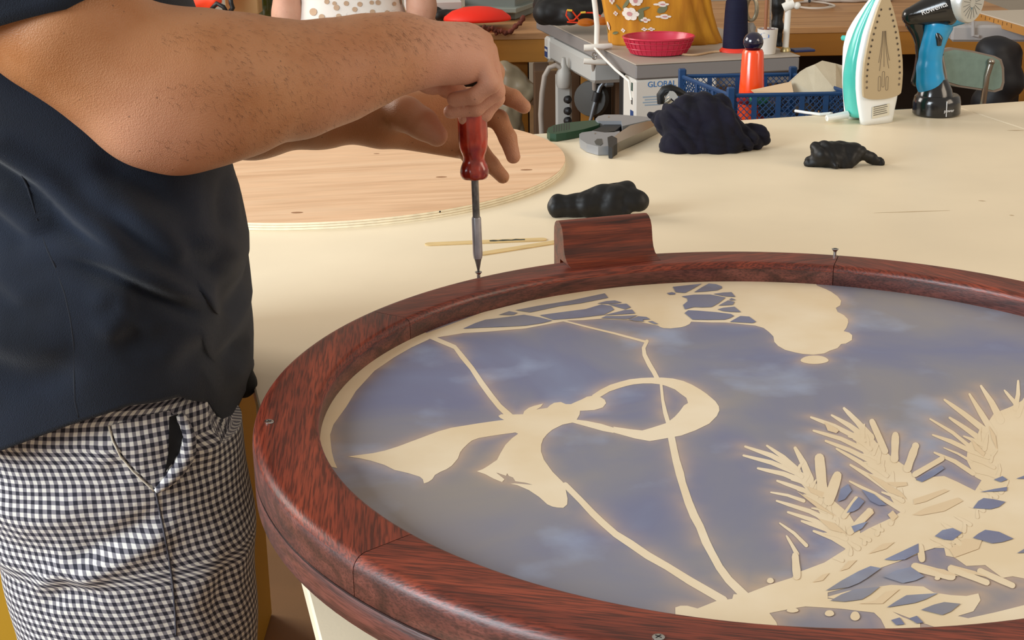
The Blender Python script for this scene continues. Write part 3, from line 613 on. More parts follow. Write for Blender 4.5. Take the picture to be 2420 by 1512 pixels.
# --- left arm (far) and left hand
SL = A3((-.58, 1.76, 1.375))
g_lu = chain([(SL, .066), (Wp(250, 190, 1.82), .054), (Wp(440, 290, 1.845), .046)])
g_lf = chain([(Wp(440, 290, 1.845), .046), (Wp(600, 282, 1.85), .044), (Wp(760, 272, 1.855), .036), (Wp(885, 272, 1.86), .029)])
lw = (892, 274, 1.86)
lp = [cone(Wp(*lw), .028, Wp(1105, 238, 1.88), .0165), cone(Wp(*lw), .030, Wp(1118, 272, 1.885), .0175), cone(Wp(900, 282, 1.862), .028, Wp(1112, 312, 1.885), .0175), cone(Wp(915, 298, 1.862), .026, Wp(1090, 345, 1.88), .0165)]
lt = chain([(Wp(915, 262, 1.845), .0225), (Wp(960, 270, 1.815), .0205), (Wp(998, 292, 1.80), .0182), (Wp(1032, 320, 1.797), .0138)])
lfi = [chain([(Wp(1105, 232, 1.88), .0135), (Wp(1178, 220, 1.868), .0122), (Wp(1212, 232, 1.858), .0112), (Wp(1238, 252, 1.85), .0092)]),
       chain([(Wp(1118, 268, 1.885), .0138), (Wp(1178, 282, 1.865), .0125), (Wp(1200, 326, 1.85), .0112), (Wp(1213, 370, 1.842), .0092)]),
       chain([(Wp(1112, 312, 1.885), .0135), (Wp(1130, 350, 1.872), .0118), (Wp(1160, 388, 1.86), .0106), (Wp(1188, 418, 1.855), .0088)]),
       chain([(Wp(1088, 342, 1.88), .012), (Wp(1108, 366, 1.862), .0105), (Wp(1120, 385, 1.85), .0095), (Wp(1126, 402, 1.84), .0082)])]
gl = [(g_lu, .04, .03), (g_lf, .03, .03), (lp, .012, .03)]+[(f, .004, .004) for f in lfi]+[(lt, .010, .012)]
V2, Q2 = sdf_mesh(gl, .002); V2 = relax(V2, Q2, 2, .45)

# --- neck, head with ears and nose, looking down at the work (above the frame of the photo)
NB = A3((-.56, 1.63, 1.44)); HC = A3((-.44, 1.64, 1.64))
hd = [(chain([(NB-A3((.04,0,.05)), .085), (NB+A3((.03,0,.06)), .062), (HC-A3((.05,0,.06)), .066)]), .03),
      ([cone(HC+A3((-.03,0,.03)), .092, HC+A3((.03,0,.01)), .082), cone(HC+A3((.035,0,-.04)), .058, HC+A3((.06,0,-.085)), .034)], .03, .03),
      ([cone(HC+A3((.108,0,.01)), .010, HC+A3((.124,0,-.035)), .013)], .01, .012),
      ([cone(HC+A3((-.01,-.086,.01)), .018, HC+A3((-.012,-.088,-.03)), .012), cone(HC+A3((-.01,.086,.01)), .018, HC+A3((-.012,.088,-.03)), .012)], .004, .008),
      ([cone(HC+A3((.098,-.02,-.07)), .008, HC+A3((.098,.02,-.07)), .008)], .004, .008)]
V3, Q3 = sdf_mesh(hd, .006); V3 = relax(V3, Q3, 2, .5)
mb = MB()
for V, Q in ((V1, Q1), (V2, Q2), (V3, Q3)): mb_from(V, Q, mb)
body = make('body', mb, m_skin, MAN, 2)
co = np.empty(len(body.data.vertices)*3); body.data.vertices.foreach_get('co', co); co = co.reshape(-1, 3)+np.array(worldloc(MAN))
def near(p, r): return np.exp(-((co-A3(p))**2).sum(1)/r**2)
ros = .9*near(W(370, 300, 1.44), .055)+.85*near(W(1070, 140, 1.73), .075)+.9*near(W(1110, 240, 1.745), .055)+.5*near(W(1030, 320, 1.8), .02)+.5*near(W(1213, 370, 1.842), .025)+.5*near(W(1238, 252, 1.85), .025)+.35*near(W(800, 230, 1.6), .07)
at = body.data.attributes.new('rosy', 'FLOAT', 'POINT'); at.data.foreach_set('value', np.clip(ros, 0, .85).astype(np.float32))
# eyes, hair on the head
m_hair = mat('dark_hair', (38, 28, 20), .5, bump=.5, bscale=260)
for s_ in (-1, 1):
    e_ = make('eye', MB().ball(HC+A3((.098, s_*.033, .012)), .012), mat('eye_white', (225, 220, 212), .2), MAN, True)
    make('iris', MB().ball(HC+A3((.106, s_*.033, .008)), .0055), mat('iris_brown', (50, 32, 20), .2), e_, True)
Vh, Qh = sdf_mesh([([cone(HC+A3((-.045,0,.045)), .096, HC+A3((.02,0,.06)), .078)], .02), ([cone(HC+A3((-.06,0,-.02)), .082, HC+A3((-.05,0,.03)), .09)], .02, .03)], .007)
make('hair', mb_from(relax(Vh, Qh, 2), Qh), m_hair, MAN, 2)
# fine arm hair
def strands(V, Q, sel, n, ln, seed, flow, px_flow=True):
    r = np.random.default_rng(seed); C = V[Q].mean(1); nrm = np.cross(V[Q[:, 1]]-V[Q[:, 0]], V[Q[:, 2]]-V[Q[:, 0]]); nrm /= np.linalg.norm(nrm, axis=1)[:, None]+1e-12
    ok = np.where(sel(C, nrm))[0]; pick = r.choice(ok, n); out = MB()
    for i in pick:
        n_ = nrm[i]; c = C[i]+r.normal(0, .001, 3); d = A3(flow(c))+r.normal(0, .28, 3); d -= n_*(d@n_); d /= np.linalg.norm(d)+1e-9
        L_ = ln*r.uniform(.6, 1.3); s_ = np.cross(d, n_)*.00012; p1 = c+d*L_*.5+n_*L_*.12; p2 = c+d*L_+n_*L_*.16
        out.add([c-s_, c+s_, p1+s_*.8, p1-s_*.8, p2], [(0,1,2,3), (3,2,4)])
    return out
PX1 = lambda C: pixA(C)
def sel_fore(C, n): 
    p = pixA(C); d = C-np.array(CAM); return (p[:, 0] > 440+90*np.sin(p[:, 1]*.05)) & (p[:, 0] < 1010) & (n[:, 2] > -.75) & (((n*d).sum(1) < .25))
hairmb = strands(V1, Q1, sel_fore, 1700, .0068, 3, lambda c: (.55, .2, -.75))
def sel_hand(C, n):
    p = pixA(C); return (p[:, 0] > 900) & (p[:, 0] < 1130) & (p[:, 1] < 112) & (n[:, 2] > .0)
hb2 = strands(V1, Q1, sel_hand, 420, .012, 4, lambda c: (.7, -.2, -.5)); hairmb.add(hb2.v, hb2.f)
ah = make('arm_hair', hairmb, mat('arm_hair', (84, 54, 34), .5), MAN); ah['kind'] = 'stuff'

# --- trousers: right half and left half, each one closed loft, gingham check
def gingham():
    m = bpy.data.materials.new('gingham_cloth'); m.use_nodes = True; nt = m.node_tree; b = nt.nodes['Principled BSDF']; N = nt.nodes.new; L = nt.links.new
    uv = N('ShaderNodeUVMap'); uv.uv_map = 'cloth'; sep = N('ShaderNodeSeparateXYZ')
    nz = N('ShaderNodeTexNoise'); nz.inputs['Scale'].default_value = 9; L(uv.outputs[0], nz.inputs[0])
    ms = N('ShaderNodeVectorMath'); ms.operation = 'SCALE'; ms.inputs['Scale'].default_value = .012; L(nz.outputs['Color'], ms.inputs[0])
    ad = N('ShaderNodeVectorMath'); L(uv.outputs[0], ad.inputs[0]); L(ms.outputs[0], ad.inputs[1]); L(ad.outputs[0], sep.inputs[0])
    def stripe(o):
        mu = N('ShaderNodeMath'); mu.operation = 'MULTIPLY'; mu.inputs[1].default_value = 1/.0092; L(o, mu.inputs[0])
        fr_ = N('ShaderNodeMath'); fr_.operation = 'FRACT'; L(mu.outputs[0], fr_.inputs[0])
        pp = N('ShaderNodeMath'); pp.operation = 'PINGPONG'; pp.inputs[1].default_value = .5; L(fr_.outputs[0], pp.inputs[0])
        mr = N('ShaderNodeMapRange'); mr.inputs['From Min'].default_value = .22; mr.inputs['From Max'].default_value = .28; L(pp.outputs[0], mr.inputs[0]); return mr.outputs[0]
    a, c = stripe(sep.outputs[0]), stripe(sep.outputs[1])
    s_ = N('ShaderNodeMath'); s_.operation = 'ADD'; L(a, s_.inputs[0]); L(c, s_.inputs[1])
    hv = N('ShaderNodeMath'); hv.operation = 'MULTIPLY'; hv.inputs[1].default_value = .5; L(s_.outputs[0], hv.inputs[0])
    rp_ = N('ShaderNodeValToRGB'); e = rp_.color_ramp.elements; e[0].color = (*s2l((226, 222, 214)), 1); e[1].color = (*s2l((30, 30, 44)), 1); k = e.new(.5); k.color = (*s2l((128, 124, 130)), 1)
    L(hv.outputs[0], rp_.inputs[0]); L(rp_.outputs[0], b.inputs['Base Color']); b.inputs['Roughness'].default_value = .85; b.inputs['Sheen Weight'].default_value = .1
    wv = N('ShaderNodeTexNoise'); wv.inputs['Scale'].default_value = 60; L(uv.outputs[0], wv.inputs[0])
    bp = N('ShaderNodeBump'); bp.inputs['Strength'].default_value = .35; bp.inputs['Distance'].default_value = .004; L(wv.outputs[0], bp.inputs['Height']); L(bp.outputs[0], b.inputs['Normal'])
    return m
m_ging = gingham()
def crease(P, segs):
    """P: (n,3) world points of a garment; adds soft folds along lines traced in the photo to the surface that faces it"""
    px = pixA(P); off = np.zeros(len(P))
    for pts, w, dep in segs:
        best = np.full(len(P), 1e9); side = np.zeros(len(P)); par = np.zeros(len(P)); L_ = len(pts)
        ln = [math.dist(pts[i], pts[i+1]) for i in range(L_-1)]; tot = sum(ln); acc = 0
        for i in range(L_-1):
            a = np.array(pts[i], float); b = np.array(pts[i+1], float); d = b-a; l2 = d@d
            t = np.clip(((px-a)@d)/l2, 0, 1); q = px-(a+t[:, None]*d); r = np.hypot(q[:, 0], q[:, 1]); s_ = np.sign(d[0]*q[:, 1]-d[1]*q[:, 0])
            u = best > r; best = np.where(u, r, best); side = np.where(u, s_, side); par = np.where(u, (acc+t*ln[i])/tot, par); acc += ln[i]
        sd = best*side/w; x0_ = pts[0][0] <= 5
        win = np.clip((1-par)*3.2, 0, 1)*(1 if x0_ else np.clip(par*3.2, 0, 1)); win = win*win*(3-2*win)
        off += win*(dep*np.exp(-sd**2)-dep*.8*np.exp(-(sd-1.7)**2))
    return off
def loft(rows, n, segs=(), noise=0, seed=0):
    """rows: (z or callable, cx, cy, hx, hy, power); returns points grid [u][v], cloth uv"""
    r = np.random.default_rng(seed); P = np.zeros((n, len(rows), 3)); UVc = np.zeros((n, len(rows), 2)); vlen = 0
    for j, (z, cx, cy, hx, hy, pw) in enumerate(rows):
        for i in range(n):
            a = 2*math.pi*i/n; c, s_ = math.cos(a), math.sin(a); e = 2/pw
            x = cx+hx*math.copysign(abs(c)**e, c); y = cy+hy*math.copysign(abs(s_)**e, s_)
            P[i, j] = (x, y, z(x) if callable(z) else z)
    ph = r.uniform(0, 6.28, 6)
    nx = np.zeros_like(P); 
    for j, row in enumerate(rows):
        nx[:, j, 0] = P[:, j, 0]-row[1]; nx[:, j, 1] = P[:, j, 1]-row[2]
    nx /= np.linalg.norm(nx, axis=2)[..., None]+1e-9
    # cloth uv = arc length round and along, before folds
    for j in range(len(rows)):
        d = np.linalg.norm(np.diff(np.concatenate([P[:, j], P[:1, j]]), axis=0), axis=1); UVc[:, j, 0] = np.concatenate([[0], np.cumsum(d)[:-1]]); UVc[:, j, 1] = P[:, j, 2]
    face = (nx[..., 1] < .35)
    if segs: 
        off = crease(P.reshape(-1, 3), segs).reshape(P.shape[:2]); P += nx*(off*face)[..., None]
    if noise:
        q = P*np.array((38, 38, 26)); w = np.sin(q[..., 0]+ph[0]+1.3*np.sin(q[..., 2]*.7+ph[1]))*np.sin(q[..., 2]+ph[2]+np.sin(q[..., 1]+ph[3])); P += nx*(w*noise)[..., None]
    return P, UVc
def loft_obj(name, lofts, material, parent, thick=None):
    mb = MB(); uvs = []
    for P, U in lofts:
        n, m_, _ = P.shape; o = len(mb.v); mb.v += [tuple(p) for p in P.reshape(-1, 3)]
        for i in range(n):
            for j in range(m_-1):
                k = (i+1) % n; mb.f.append((o+i*m_+j, o+k*m_+j, o+k*m_+j+1, o+i*m_+j+1)); mb.mi.append(0)
                u = [U[i, j].copy(), U[k, j].copy(), U[k, j+1].copy(), U[i, j+1].copy()]
                if k == 0:
                    per = lambda jj: U[-1, jj, 0]+np.linalg.norm(P[0, jj]-P[-1, jj]); u[1][0] = per(j); u[2][0] = per(j+1)
                uvs += [tuple(q) for q in u]
    base = worldloc(parent); me = bpy.data.meshes.new(name); me.from_pydata((np.array(mb.v)-np.array(base)).tolist(), [], mb.f); me.materials.append(material)
    ul = me.uv_layers.new(name='cloth'); ul.data.foreach_set('uv', np.array(uvs, dtype=np.float32).ravel())
    for p in me.polygons: p.use_smooth = True
    o = bpy.data.objects.new(name, me); COL.objects.link(o); o.parent = parent
    if thick:
        s_ = o.modifiers.new('cloth_thickness', 'SOLIDIFY'); s_.thickness = thick; s_.offset = -1
    return o
hem = [W(0, 1024, 1.50), W(180, 992, 1.44), (W(300, 966, 1.43)), W(420, 942, 1.47), W(500, 925, 1.55), W(580, 912, 1.70)]
hx_ = [-.75]+[p.x for p in hem]+[-.2]; hz_ = [hem[0].z-.01]+[p.z for p in hem]+[hem[-1].z]
YC = 1.56                                      # right leg axis
def zrow(y): return W(320, y, 1.50).z
pf = [(860, 574, -110), (925, 577, -90), (1000, 586, -70), (1060, 592, -60), (1100, 597, -50), (1180, 606, -40), (1230, 614, -30), (1280, 624, -18), (1310, 627, -5), (1330, 628, 18), (1345, 629, 30), (1362, 630, 33), (1400, 633, 42), (1450, 634, 56), (1512, 635, 74), (1620, 636, 90), (1750, 632, 110)]
rows = []
for y in np.arange(893, 1750, 11):
    f_ = np.interp(y, [p[0] for p in pf], [p[1] for p in pf]); b_ = np.interp(y, [p[0] for p in pf], [p[2] for p in pf])
    x1 = W(f_, y, 1.62).x; x0 = W(b_, y, 1.58).x; t = np.clip((y-900)/600, 0, 1)
    rows.append(((lambda z_: (lambda x: min(z_, float(np.interp(x, hx_, hz_))+.004)))(zrow(y)), (x0+x1)/2, YC+.02*(1-t), (x1-x0)/2-.022*max(0, 1-t*5), .125-.012*t-.01*max(0, 1-t*5), 2.25))
zl = zrow(1744); cxl, hxl = rows[-1][1], rows[-1][3]
for q in np.linspace(.06, 1, 14): rows.append((zl*(1-q)+.05*q, cxl, YC-.02*q, hxl*(1-.30*q), .113*(1-.20*q), 2.1))
pseg = [([(130, 1345), (250, 1290), (330, 1245), (410, 1195)], 26, -.010), ([(0, 1210), (60, 1235), (140, 1220), (240, 1180)], 40, .005), ([(60, 1400), (150, 1352), (260, 1372)], 24, .007),
        ([(430, 1000), (480, 1060), (540, 1080)], 30, .004), ([(560, 940), (530, 1010), (470, 1080)], 16, .004), ([(420, 1460), (520, 1330), (580, 1200)], 40, .005), ([(590, 1250), (560, 1400), (570, 1500)], 22, .004), ([(200, 1100), (300, 1040), (360, 1100)], 30, .003)]
Pr, Ur = loft(rows, 150, pseg, .0016, 1)
rowsL = [(z, cx-.055, 1.76-(cy-YC)*.5, hx*.97, hy, pw) for (z, cx, cy, hx, hy, pw) in rows]
Pl, Ul = loft(rowsL, 90, (), .002, 2)
tr_ = loft_obj('trousers', [(Pr, Ur), (Pl, Ul)], m_ging, MAN)
tr_['label'] = 'navy and white gingham checked trousers'
# shoes
for y_ in (1.54, 1.76):
    Vs, Qs = sdf_mesh([(chain([(A3((-.50, y_, .045)), .042), (A3((-.34, y_, .04)), .038), (A3((-.27, y_, .03)), .028)]), .03)], .008)
    Vs[:, 2] = np.maximum(Vs[:, 2], .001); make('shoe', mb_from(relax(Vs, Qs, 2), Qs), mat('shoe_dark', (40, 36, 34), .6), MAN, 2)

# surface point of the right half of the trousers under a photo pixel
from mathutils.bvhtree import BVHTree
def bvh_of(o):
    me = o.data; b = worldloc(o.parent)+Vector(o.location) if o.parent else Vector(o.location)
    return BVHTree.FromPolygons([Vector(v.co)+b for v in me.vertices], [tuple(p.vertices) for p in me.polygons])
tb = bvh_of(tr_)
def on(bv, x, y, lift=.002):
    h = bv.ray_cast(CAM, ray(x, y).normalized()); 
    return (h[0]-ray(x, y).normalized()*lift) if h[0] is not None else W(x, y, 1.42)
# slant pocket: opening, lining seen inside it, rolled edge
def patch(bv, poly, lift, n=None): return [on(bv, x, y, lift) for x, y in poly]
def dens(pts, k=4):
    out = []
    for a, b in zip(pts[:-1], pts[1:]): out += [(a[0]+(b[0]-a[0])*i/k, a[1]+(b[1]-a[1])*i/k) for i in range(k)]
    return out+[pts[-1]]
def fill(bv, poly, lift):
    """densely triangulated patch lying on a garment"""
    poly = [Vector((x, y, 0)) for x, y in poly]; mb = MB()
    xs_ = [p.x for p in poly]; ys_ = [p.y for p in poly]
    bm = bmesh.new(); vs_ = [bm.verts.new(p) for p in poly]; bm.faces.new(vs_); bmesh.ops.triangulate(bm, faces=bm.faces)
    bmesh.ops.subdivide_edges(bm, edges=bm.edges, cuts=3, use_grid_fill=True); bm.verts.index_update()
    mb.add([on(bv, v.co.x, v.co.y, lift) for v in bm.verts], [[q.index for q in f.verts] for f in bm.faces]); bm.free(); return mb
m_lin = gingham(); m_lin.name = 'gingham_lining'
def uv_planar(o, s_=1.0):
    me = o.data; ul = me.uv_layers.new(name='cloth')
    for l in me.loops:
        c = me.vertices[l.vertex_index].co; ul.data[l.index].uv = (c.x*s_+.3*c.y, c.z*s_+.02)
    return o
pk = make('pocket_lining', fill(tb, [(262, 1005), (272, 1040), (290, 1075), (320, 1110), (368, 1155), (392, 1130), (402, 1085), (408, 1030), (416, 985), (400, 970), (330, 985)], .0015), m_ging, MAN, 2); uv_planar(pk)
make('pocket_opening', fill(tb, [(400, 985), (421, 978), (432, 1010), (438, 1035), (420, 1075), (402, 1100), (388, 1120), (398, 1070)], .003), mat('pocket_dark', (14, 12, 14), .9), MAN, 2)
ed = MB().tube([on(tb, x, y, .006) for x, y in dens([(424, 980), (436, 1000), (448, 1030), (444, 1070), (425, 1105), (400, 1135), (368, 1162)])], [.004, .005, .006, .006, .006, .0065, .0065, .007, .007, .008, .008, .009, .009, .009, .009, .009, .008, .008, .008, .007, .006, .006, .005, .004, .003], 8)
uv_planar(make('pocket_edge', ed, m_ging, MAN, 2))
m_thr = mat('thread_cream', (214, 206, 190), .8)
make('pocket_stitching', MB().tube([on(tb, x, y, .0015) for x, y in dens([(256, 1005), (266, 1042), (284, 1078), (314, 1114), (364, 1160)], 6)], .0011, 5), m_thr, MAN, 2)
make('side_seam', MB().tube([on(tb, x, y, .0006) for x, y in dens([(368, 1162), (374, 1190), (384, 1240), (398, 1310), (408, 1380), (414, 1450), (416, 1500)], 8)], .0013, 5), mat('seam_dark', (70, 68, 76), .8), MAN, 2)

# --- t-shirt: torso loft, sleeves
m_shirt = mat('navy_jersey', (30, 37, 51), .92, var=.0, rgb2=(19, 23, 32), vscale=(7, 7, 7), bump=.5, bscale=900, sheen=.15, spec=.2)
sf = [(-420, 380, -230), (-200, 405, -210), (0, 432, -190), (200, 500, -175), (300, 528, -165), (370, 546, -160), (450, 553, -155), (520, 558, -150), (560, 566, -146), (600, 577, -142), (640, 583, -140), (690, 581, -136), (730, 570, -132), (750, 569, -130), (775, 577, -128), (800, 586, -124), (830, 582, -122), (855, 580, -118), (900, 589, -112), (960, 590, -108)]
rows = []
zt = 1.50; NR = 125
for t in np.linspace(0, 1, NR):
    zf = zt+(hem[-1].z-zt)*t; y = pix((-.31, 1.60, zf))[1]
    f_ = np.interp(y, [p[0] for p in sf], [p[1] for p in sf]); b_ = np.interp(y, [p[0] for p in sf], [p[2] for p in sf])
    x1 = W(f_, y, 1.705).x; x0 = W(b_, y, 1.60).x
    w_ = np.clip((1.10-zf)/.2, 0, 1); w_ = w_*w_*(3-2*w_)
    hy = .168+.066*w_
    if zf > 1.34:
        q_ = min(1, (zf-1.34)/.155); k_ = math.sqrt(max(0, 1-q_**2.2)); xm = -.55; x0 = xm+(x0-xm)*(.28+.72*k_); x1 = xm+(x1-xm)*(.28+.72*k_); hy = .075+(hy-.075)*k_
    rows.append(((lambda t: (lambda x: zt+(float(np.interp(x, hx_, hz_))-zt)*t))(t), (x0+x1)/2, 1.665, (x1-x0)/2, hy, 2.3+1.0*w_))
sseg = [([(0, 352), (102, 416), (194, 508), (287, 587), (345, 626)], 26, .016), ([(200, 372), (330, 440), (470, 520)], 34, -.010), ([(106, 568), (208, 596), (324, 642), (417, 684), (532, 742)], 22, .015),
        ([(440, 548), (520, 590), (568, 636)], 30, .011), ([(0, 800), (90, 830), (170, 800)], 40, .008), ([(230, 800), (290, 740), (330, 720)], 34, .008), ([(540, 640), (530, 700), (550, 760)], 24, -.007), ([(0, 470), (60, 520), (110, 560)], 26, .009), ([(560, 400), (545, 480), (552, 560)], 16, .005), ([(500, 870), (560, 820), (590, 790)], 26, -.009), ([(260, 470), (380, 560), (480, 640)], 24, .007), ([(200, 720), (260, 690), (340, 700)], 30, .006), ([(360, 860), (430, 800), (520, 770)], 34, .006), ([(0, 640), (60, 690), (130, 700)], 30, .006)]
Ps, Us = loft(rows, 170, sseg, .0012, 5)
# pull the shirt in under the raised arm so cloth and arm do not cross
slv = []
def sleeve(S, E_, r0, r1, n=40, m_=16, cut=None):
    S, E_ = Vector(S), Vector(E_); S0 = Vector((-.55, 1.60 if S.y < 1.6 else 1.70, 1.40)); d = (E_-S).normalized(); u = d.orthogonal().normalized(); w = d.cross(u); P = np.zeros((n, m_, 3)); U = np.zeros((n, m_, 2))
    for i in range(n):
        te = 1.0
        if cut:
            for te in np.linspace(.1, 1, 46):
                a = 2*math.pi*i/n; r = r0+(r1-r0)*te; q = pix(S+(E_-S)*te+(u*math.cos(a)+w*math.sin(a))*r)
                if q[1] > cut(q[0]): break
        for j in range(m_):
            t = te*j/(m_-1); a = 2*math.pi*i/n; r = (r0+(r1-r0)*t)*(1+.03*math.sin(3*a+5*t)); p = S+(E_-S)*t+(u*math.cos(a)+w*math.sin(a))*r; P[i, j] = p; U[i, j] = (a*r, t)
    return P, U
e1 = W(250, 140, 1.465); e2 = Vector(SL)+(W(250, 190, 1.82)-Vector(SL))*.55
s1 = sleeve(Vector(SH)+Vector((-.02, -.005, .02)), W(250, 140, 1.452), .10, .078, cut=lambda x: 60-.325*x); s2 = sleeve(Vector(SL)+Vector((-.02, -.04, .03)), e2, .09, .08)
shirt = loft_obj('t_shirt', [(Ps, Us), s1, s2], m_shirt, MAN, .0015); shirt['label'] = 'navy blue jersey t-shirt with soft diagonal folds'
sbv = bvh_of(shirt)
make('shoulder_yoke', mb_from(*(lambda vq: (relax(vq[0], vq[1], 2), vq[1]))(sdf_mesh([(chain([(SH+.055*(Wp(150, 60, 1.455)-SH)/np.linalg.norm(Wp(150, 60, 1.455)-SH), .086), (SH, .094), (A3((-.56, 1.63, 1.395)), .092), (SL, .094), (SL+.055*(Wp(250, 190, 1.82)-SL)/np.linalg.norm(Wp(250, 190, 1.82)-SL), .086)]), .05)], .008))), m_shirt, MAN, 2)
m_seam = mat('navy_seam', (18, 22, 32), .9)
make('shirt_seam', MB().tube([on(sbv, x, y, .0004) for x, y in dens([(0, 362), (28, 378), (46, 395), (66, 445), (88, 522), (111, 587), (134, 640), (153, 693), (166, 750), (174, 809), (176, 880), (177, 945), (186, 985)], 5)], .0016, 6), m_seam, MAN, 2)
make('hem_stitching', MB().tube([on(sbv, x, y, .0004) for x, y in dens([(0, 985), (90, 962), (180, 935), (290, 905), (400, 880), (470, 872), (530, 876)], 6)], .0011, 6), m_seam, MAN, 2)

make('belt_pouch', lump([cone(W(566, 862, 1.70), .012, W(578, 905, 1.70), .013), cone(W(556, 880, 1.70), .012, W(574, 912, 1.70), .012)], .004, amp=.001, freq=60, seed=2), mat('pouch_black', (12, 12, 13), .7), MAN, 2)

# ================================================================== SCREWDRIVER
m_acet = mat('red_acetate', (204, 64, 34), .22, rgb2=(132, 28, 14), vscale=(45, 45, 45), coat=.5, trans=.1)
m_steel = mat('worn_steel', (140, 136, 132), .4, .55, var=.6, vscale=(120, 120, 60))
m_steel2 = mat('sleeve_steel', (182, 178, 182), .35, .5, var=.25, vscale=(90, 90, 50))
tipp = SC+Vector((0,0,.0068)); SY = SC.y
dtop = W(1117, 300, SY); dax = (dtop-tipp).normalized()
sd = thing('screwdriver', 'screwdriver with red fluted handle standing on a screw in the frame', 'screwdriver', tuple(tipp))
def along(y): 
    lo, hi = 0, .5
    for _ in range(40):
        m_ = (lo+hi)/2
        if pix(tipp+dax*m_)[1] > y: lo = m_
        else: hi = m_
    return lo
pz = 1/ppm(SY)
make('bit_tip', MB().lathe(tipp, [(.0012, 0), (.0018, .003), (.0036, along(618)), (.0048, along(610))], 16, dax), m_steel, sd, True)
make('bit_sleeve', MB().lathe(tipp, [(10*pz, along(610)), (11.5*pz, along(600)), (11*pz, along(516)), (10*pz, along(513))], 20, dax), m_steel2, sd, True)
make('shaft', MB().lathe(tipp, [(8.5*pz, along(514)), (8.5*pz, along(418))], 16, dax), m_steel, sd, True)
prof = [(18, 423), (29, 420), (33, 413), (34, 404), (32, 394), (27, 384), (24.5, 376), (25, 368), (29, 358), (33, 345), (34.5, 325), (34.5, 262), (33, 240), (28, 230), (18, 226)]
q = Vector((0,0,1)).rotation_difference(dax); hv = []; hf = []; NN = 48
for r, y in prof:
    L_ = along(y)
    for k in range(NN):
        a = 2*math.pi*k/NN; fl_ = 1-.055*(max(0, math.cos(8*a))**2 if y < 352 else (max(0, math.cos(6*a))**2*1.2 if y > 390 else 0))
        hv.append(tipp+q@Vector((r*pz*fl_*math.cos(a), r*pz*fl_*math.sin(a), L_)))
for i in range(len(prof)-1):
    for k in range(NN): hf.append((i*NN+k, i*NN+(k+1) % NN, (i+1)*NN+(k+1) % NN, (i+1)*NN+k))
hf += [tuple(range(NN))[::-1], tuple(range((len(prof)-1)*NN, len(prof)*NN))]
make('handle', MB().add(hv, hf), m_acet, sd, True, auto=60)

# ================================================================== ON THE WORK TABLE
m_ply = wood('ply_veneer', (236, 198, 160), (230, 188, 148), (214, 170, 130), .6, .55, 0, pores=.08, band=.12, bump=.05)
m_ply_l = mat('ply_light', (248, 238, 210), .7, var=.12, vscale=(60, 60, 60)); m_ply_d = mat('ply_dark', (196, 164, 120), .7)
PC = Vector((-.372, 2.92, TZ)); PR = .484
pd = thing('plywood_disc', 'large pale plywood disc lying flat behind the man\'s arms', 'plywood disc', tuple(PC))
for i, (z0, z1, r, m) in enumerate(((.0003, .0040, PR, m_ply_l), (.0040, .0048, PR-.0008, m_ply_d), (.0048, .0085, PR, m_ply_l), (.0085, .0093, PR-.0008, m_ply_d), (.0093, .0128, PR, m_ply_l))):
    make('ply_layer', MB().lathe(PC, [(r, z0), (r, z1)], 128), m, pd)
make('face_veneer', MB().lathe(PC, [(PR, .0128), (PR-.0004, .0136)], 128), m_ply, pd, False, PC+Vector((0,0,.0128)), math.radians(9))
m_knot = mat('knot', (150, 104, 66), .6)
for x, y, r in ((710, 350, 13), (890, 363, 6), (1043, 418, 10), (1244, 401, 11), (702, 502, 10)):
    c = Z(x, y, TZ+.0138); make('knot', MB().flat([c+Vector((math.cos(a)*r/1400*1.5, math.sin(a)*r/1400*.7, 0)) for a in np.linspace(0, 6.2, 14)]), m_knot, pd)
for x, y in ((571, 531), (1050, 509)):
    d = Z(x, y, TZ+.007)-PC; d.z = 0; d = d.normalized(); c = PC+d*(PR+.0003)+Vector((0,0,.0105)); make('nail_hole', MB().tube([c-d*.001, c], .0017, 8), mat('hole_black', (12, 8, 6), .9), pd)

m_stick = mat('stick_birch', (226, 196, 138), .6, var=.15, vscale=(20, 90, 90)); m_mark = mat('dark_paint', (46, 54, 46), .7)
def stick(p0, p1, lab, w=.0085, th=.0018, mark=None, z=TZ):
    a, b = Z(*p0, z+th), Z(*p1, z+th); d = (b-a).normalized(); n = Vector((-d.y, d.x, 0)); L_ = (b-a).length; out = []
    for k in range(9): t = math.pi/2+math.pi*k/8; out.append(a+d*w*(1+math.cos(t))+n*w*math.sin(t))
    for k in range(9): t = -math.pi/2+math.pi*k/8; out.append(b-d*w*(1-math.cos(t))+n*w*math.sin(t))
    s_ = one('craft_stick', lab, 'wooden stick', MB().prism(out, (0,0,-th+.0002)), m_stick, False, 'flat wooden craft sticks')
    if mark:
        m0, m1 = mark; rnd_ = [a+d*L_*(m0+(m1-m0)*i/8)+n*w*(.55+.25*math.sin(i*2.3))+Vector((0,0,.0002)) for i in range(9)]+[a+d*L_*(m1-(m1-m0)*i/8)-n*w*(.3+.3*math.sin(i*3.1))+Vector((0,0,.0002)) for i in range(9)]
        make('paint_mark', MB().flat(rnd_), m_mark, s_, origin=s_.location)
stick((1004, 576), (1292, 564), 'wooden craft stick with a dark green paint mark near its end', mark=(.53, .82))
stick((1128, 600), (1330, 568), 'plain wooden craft stick ending at the hanger block')

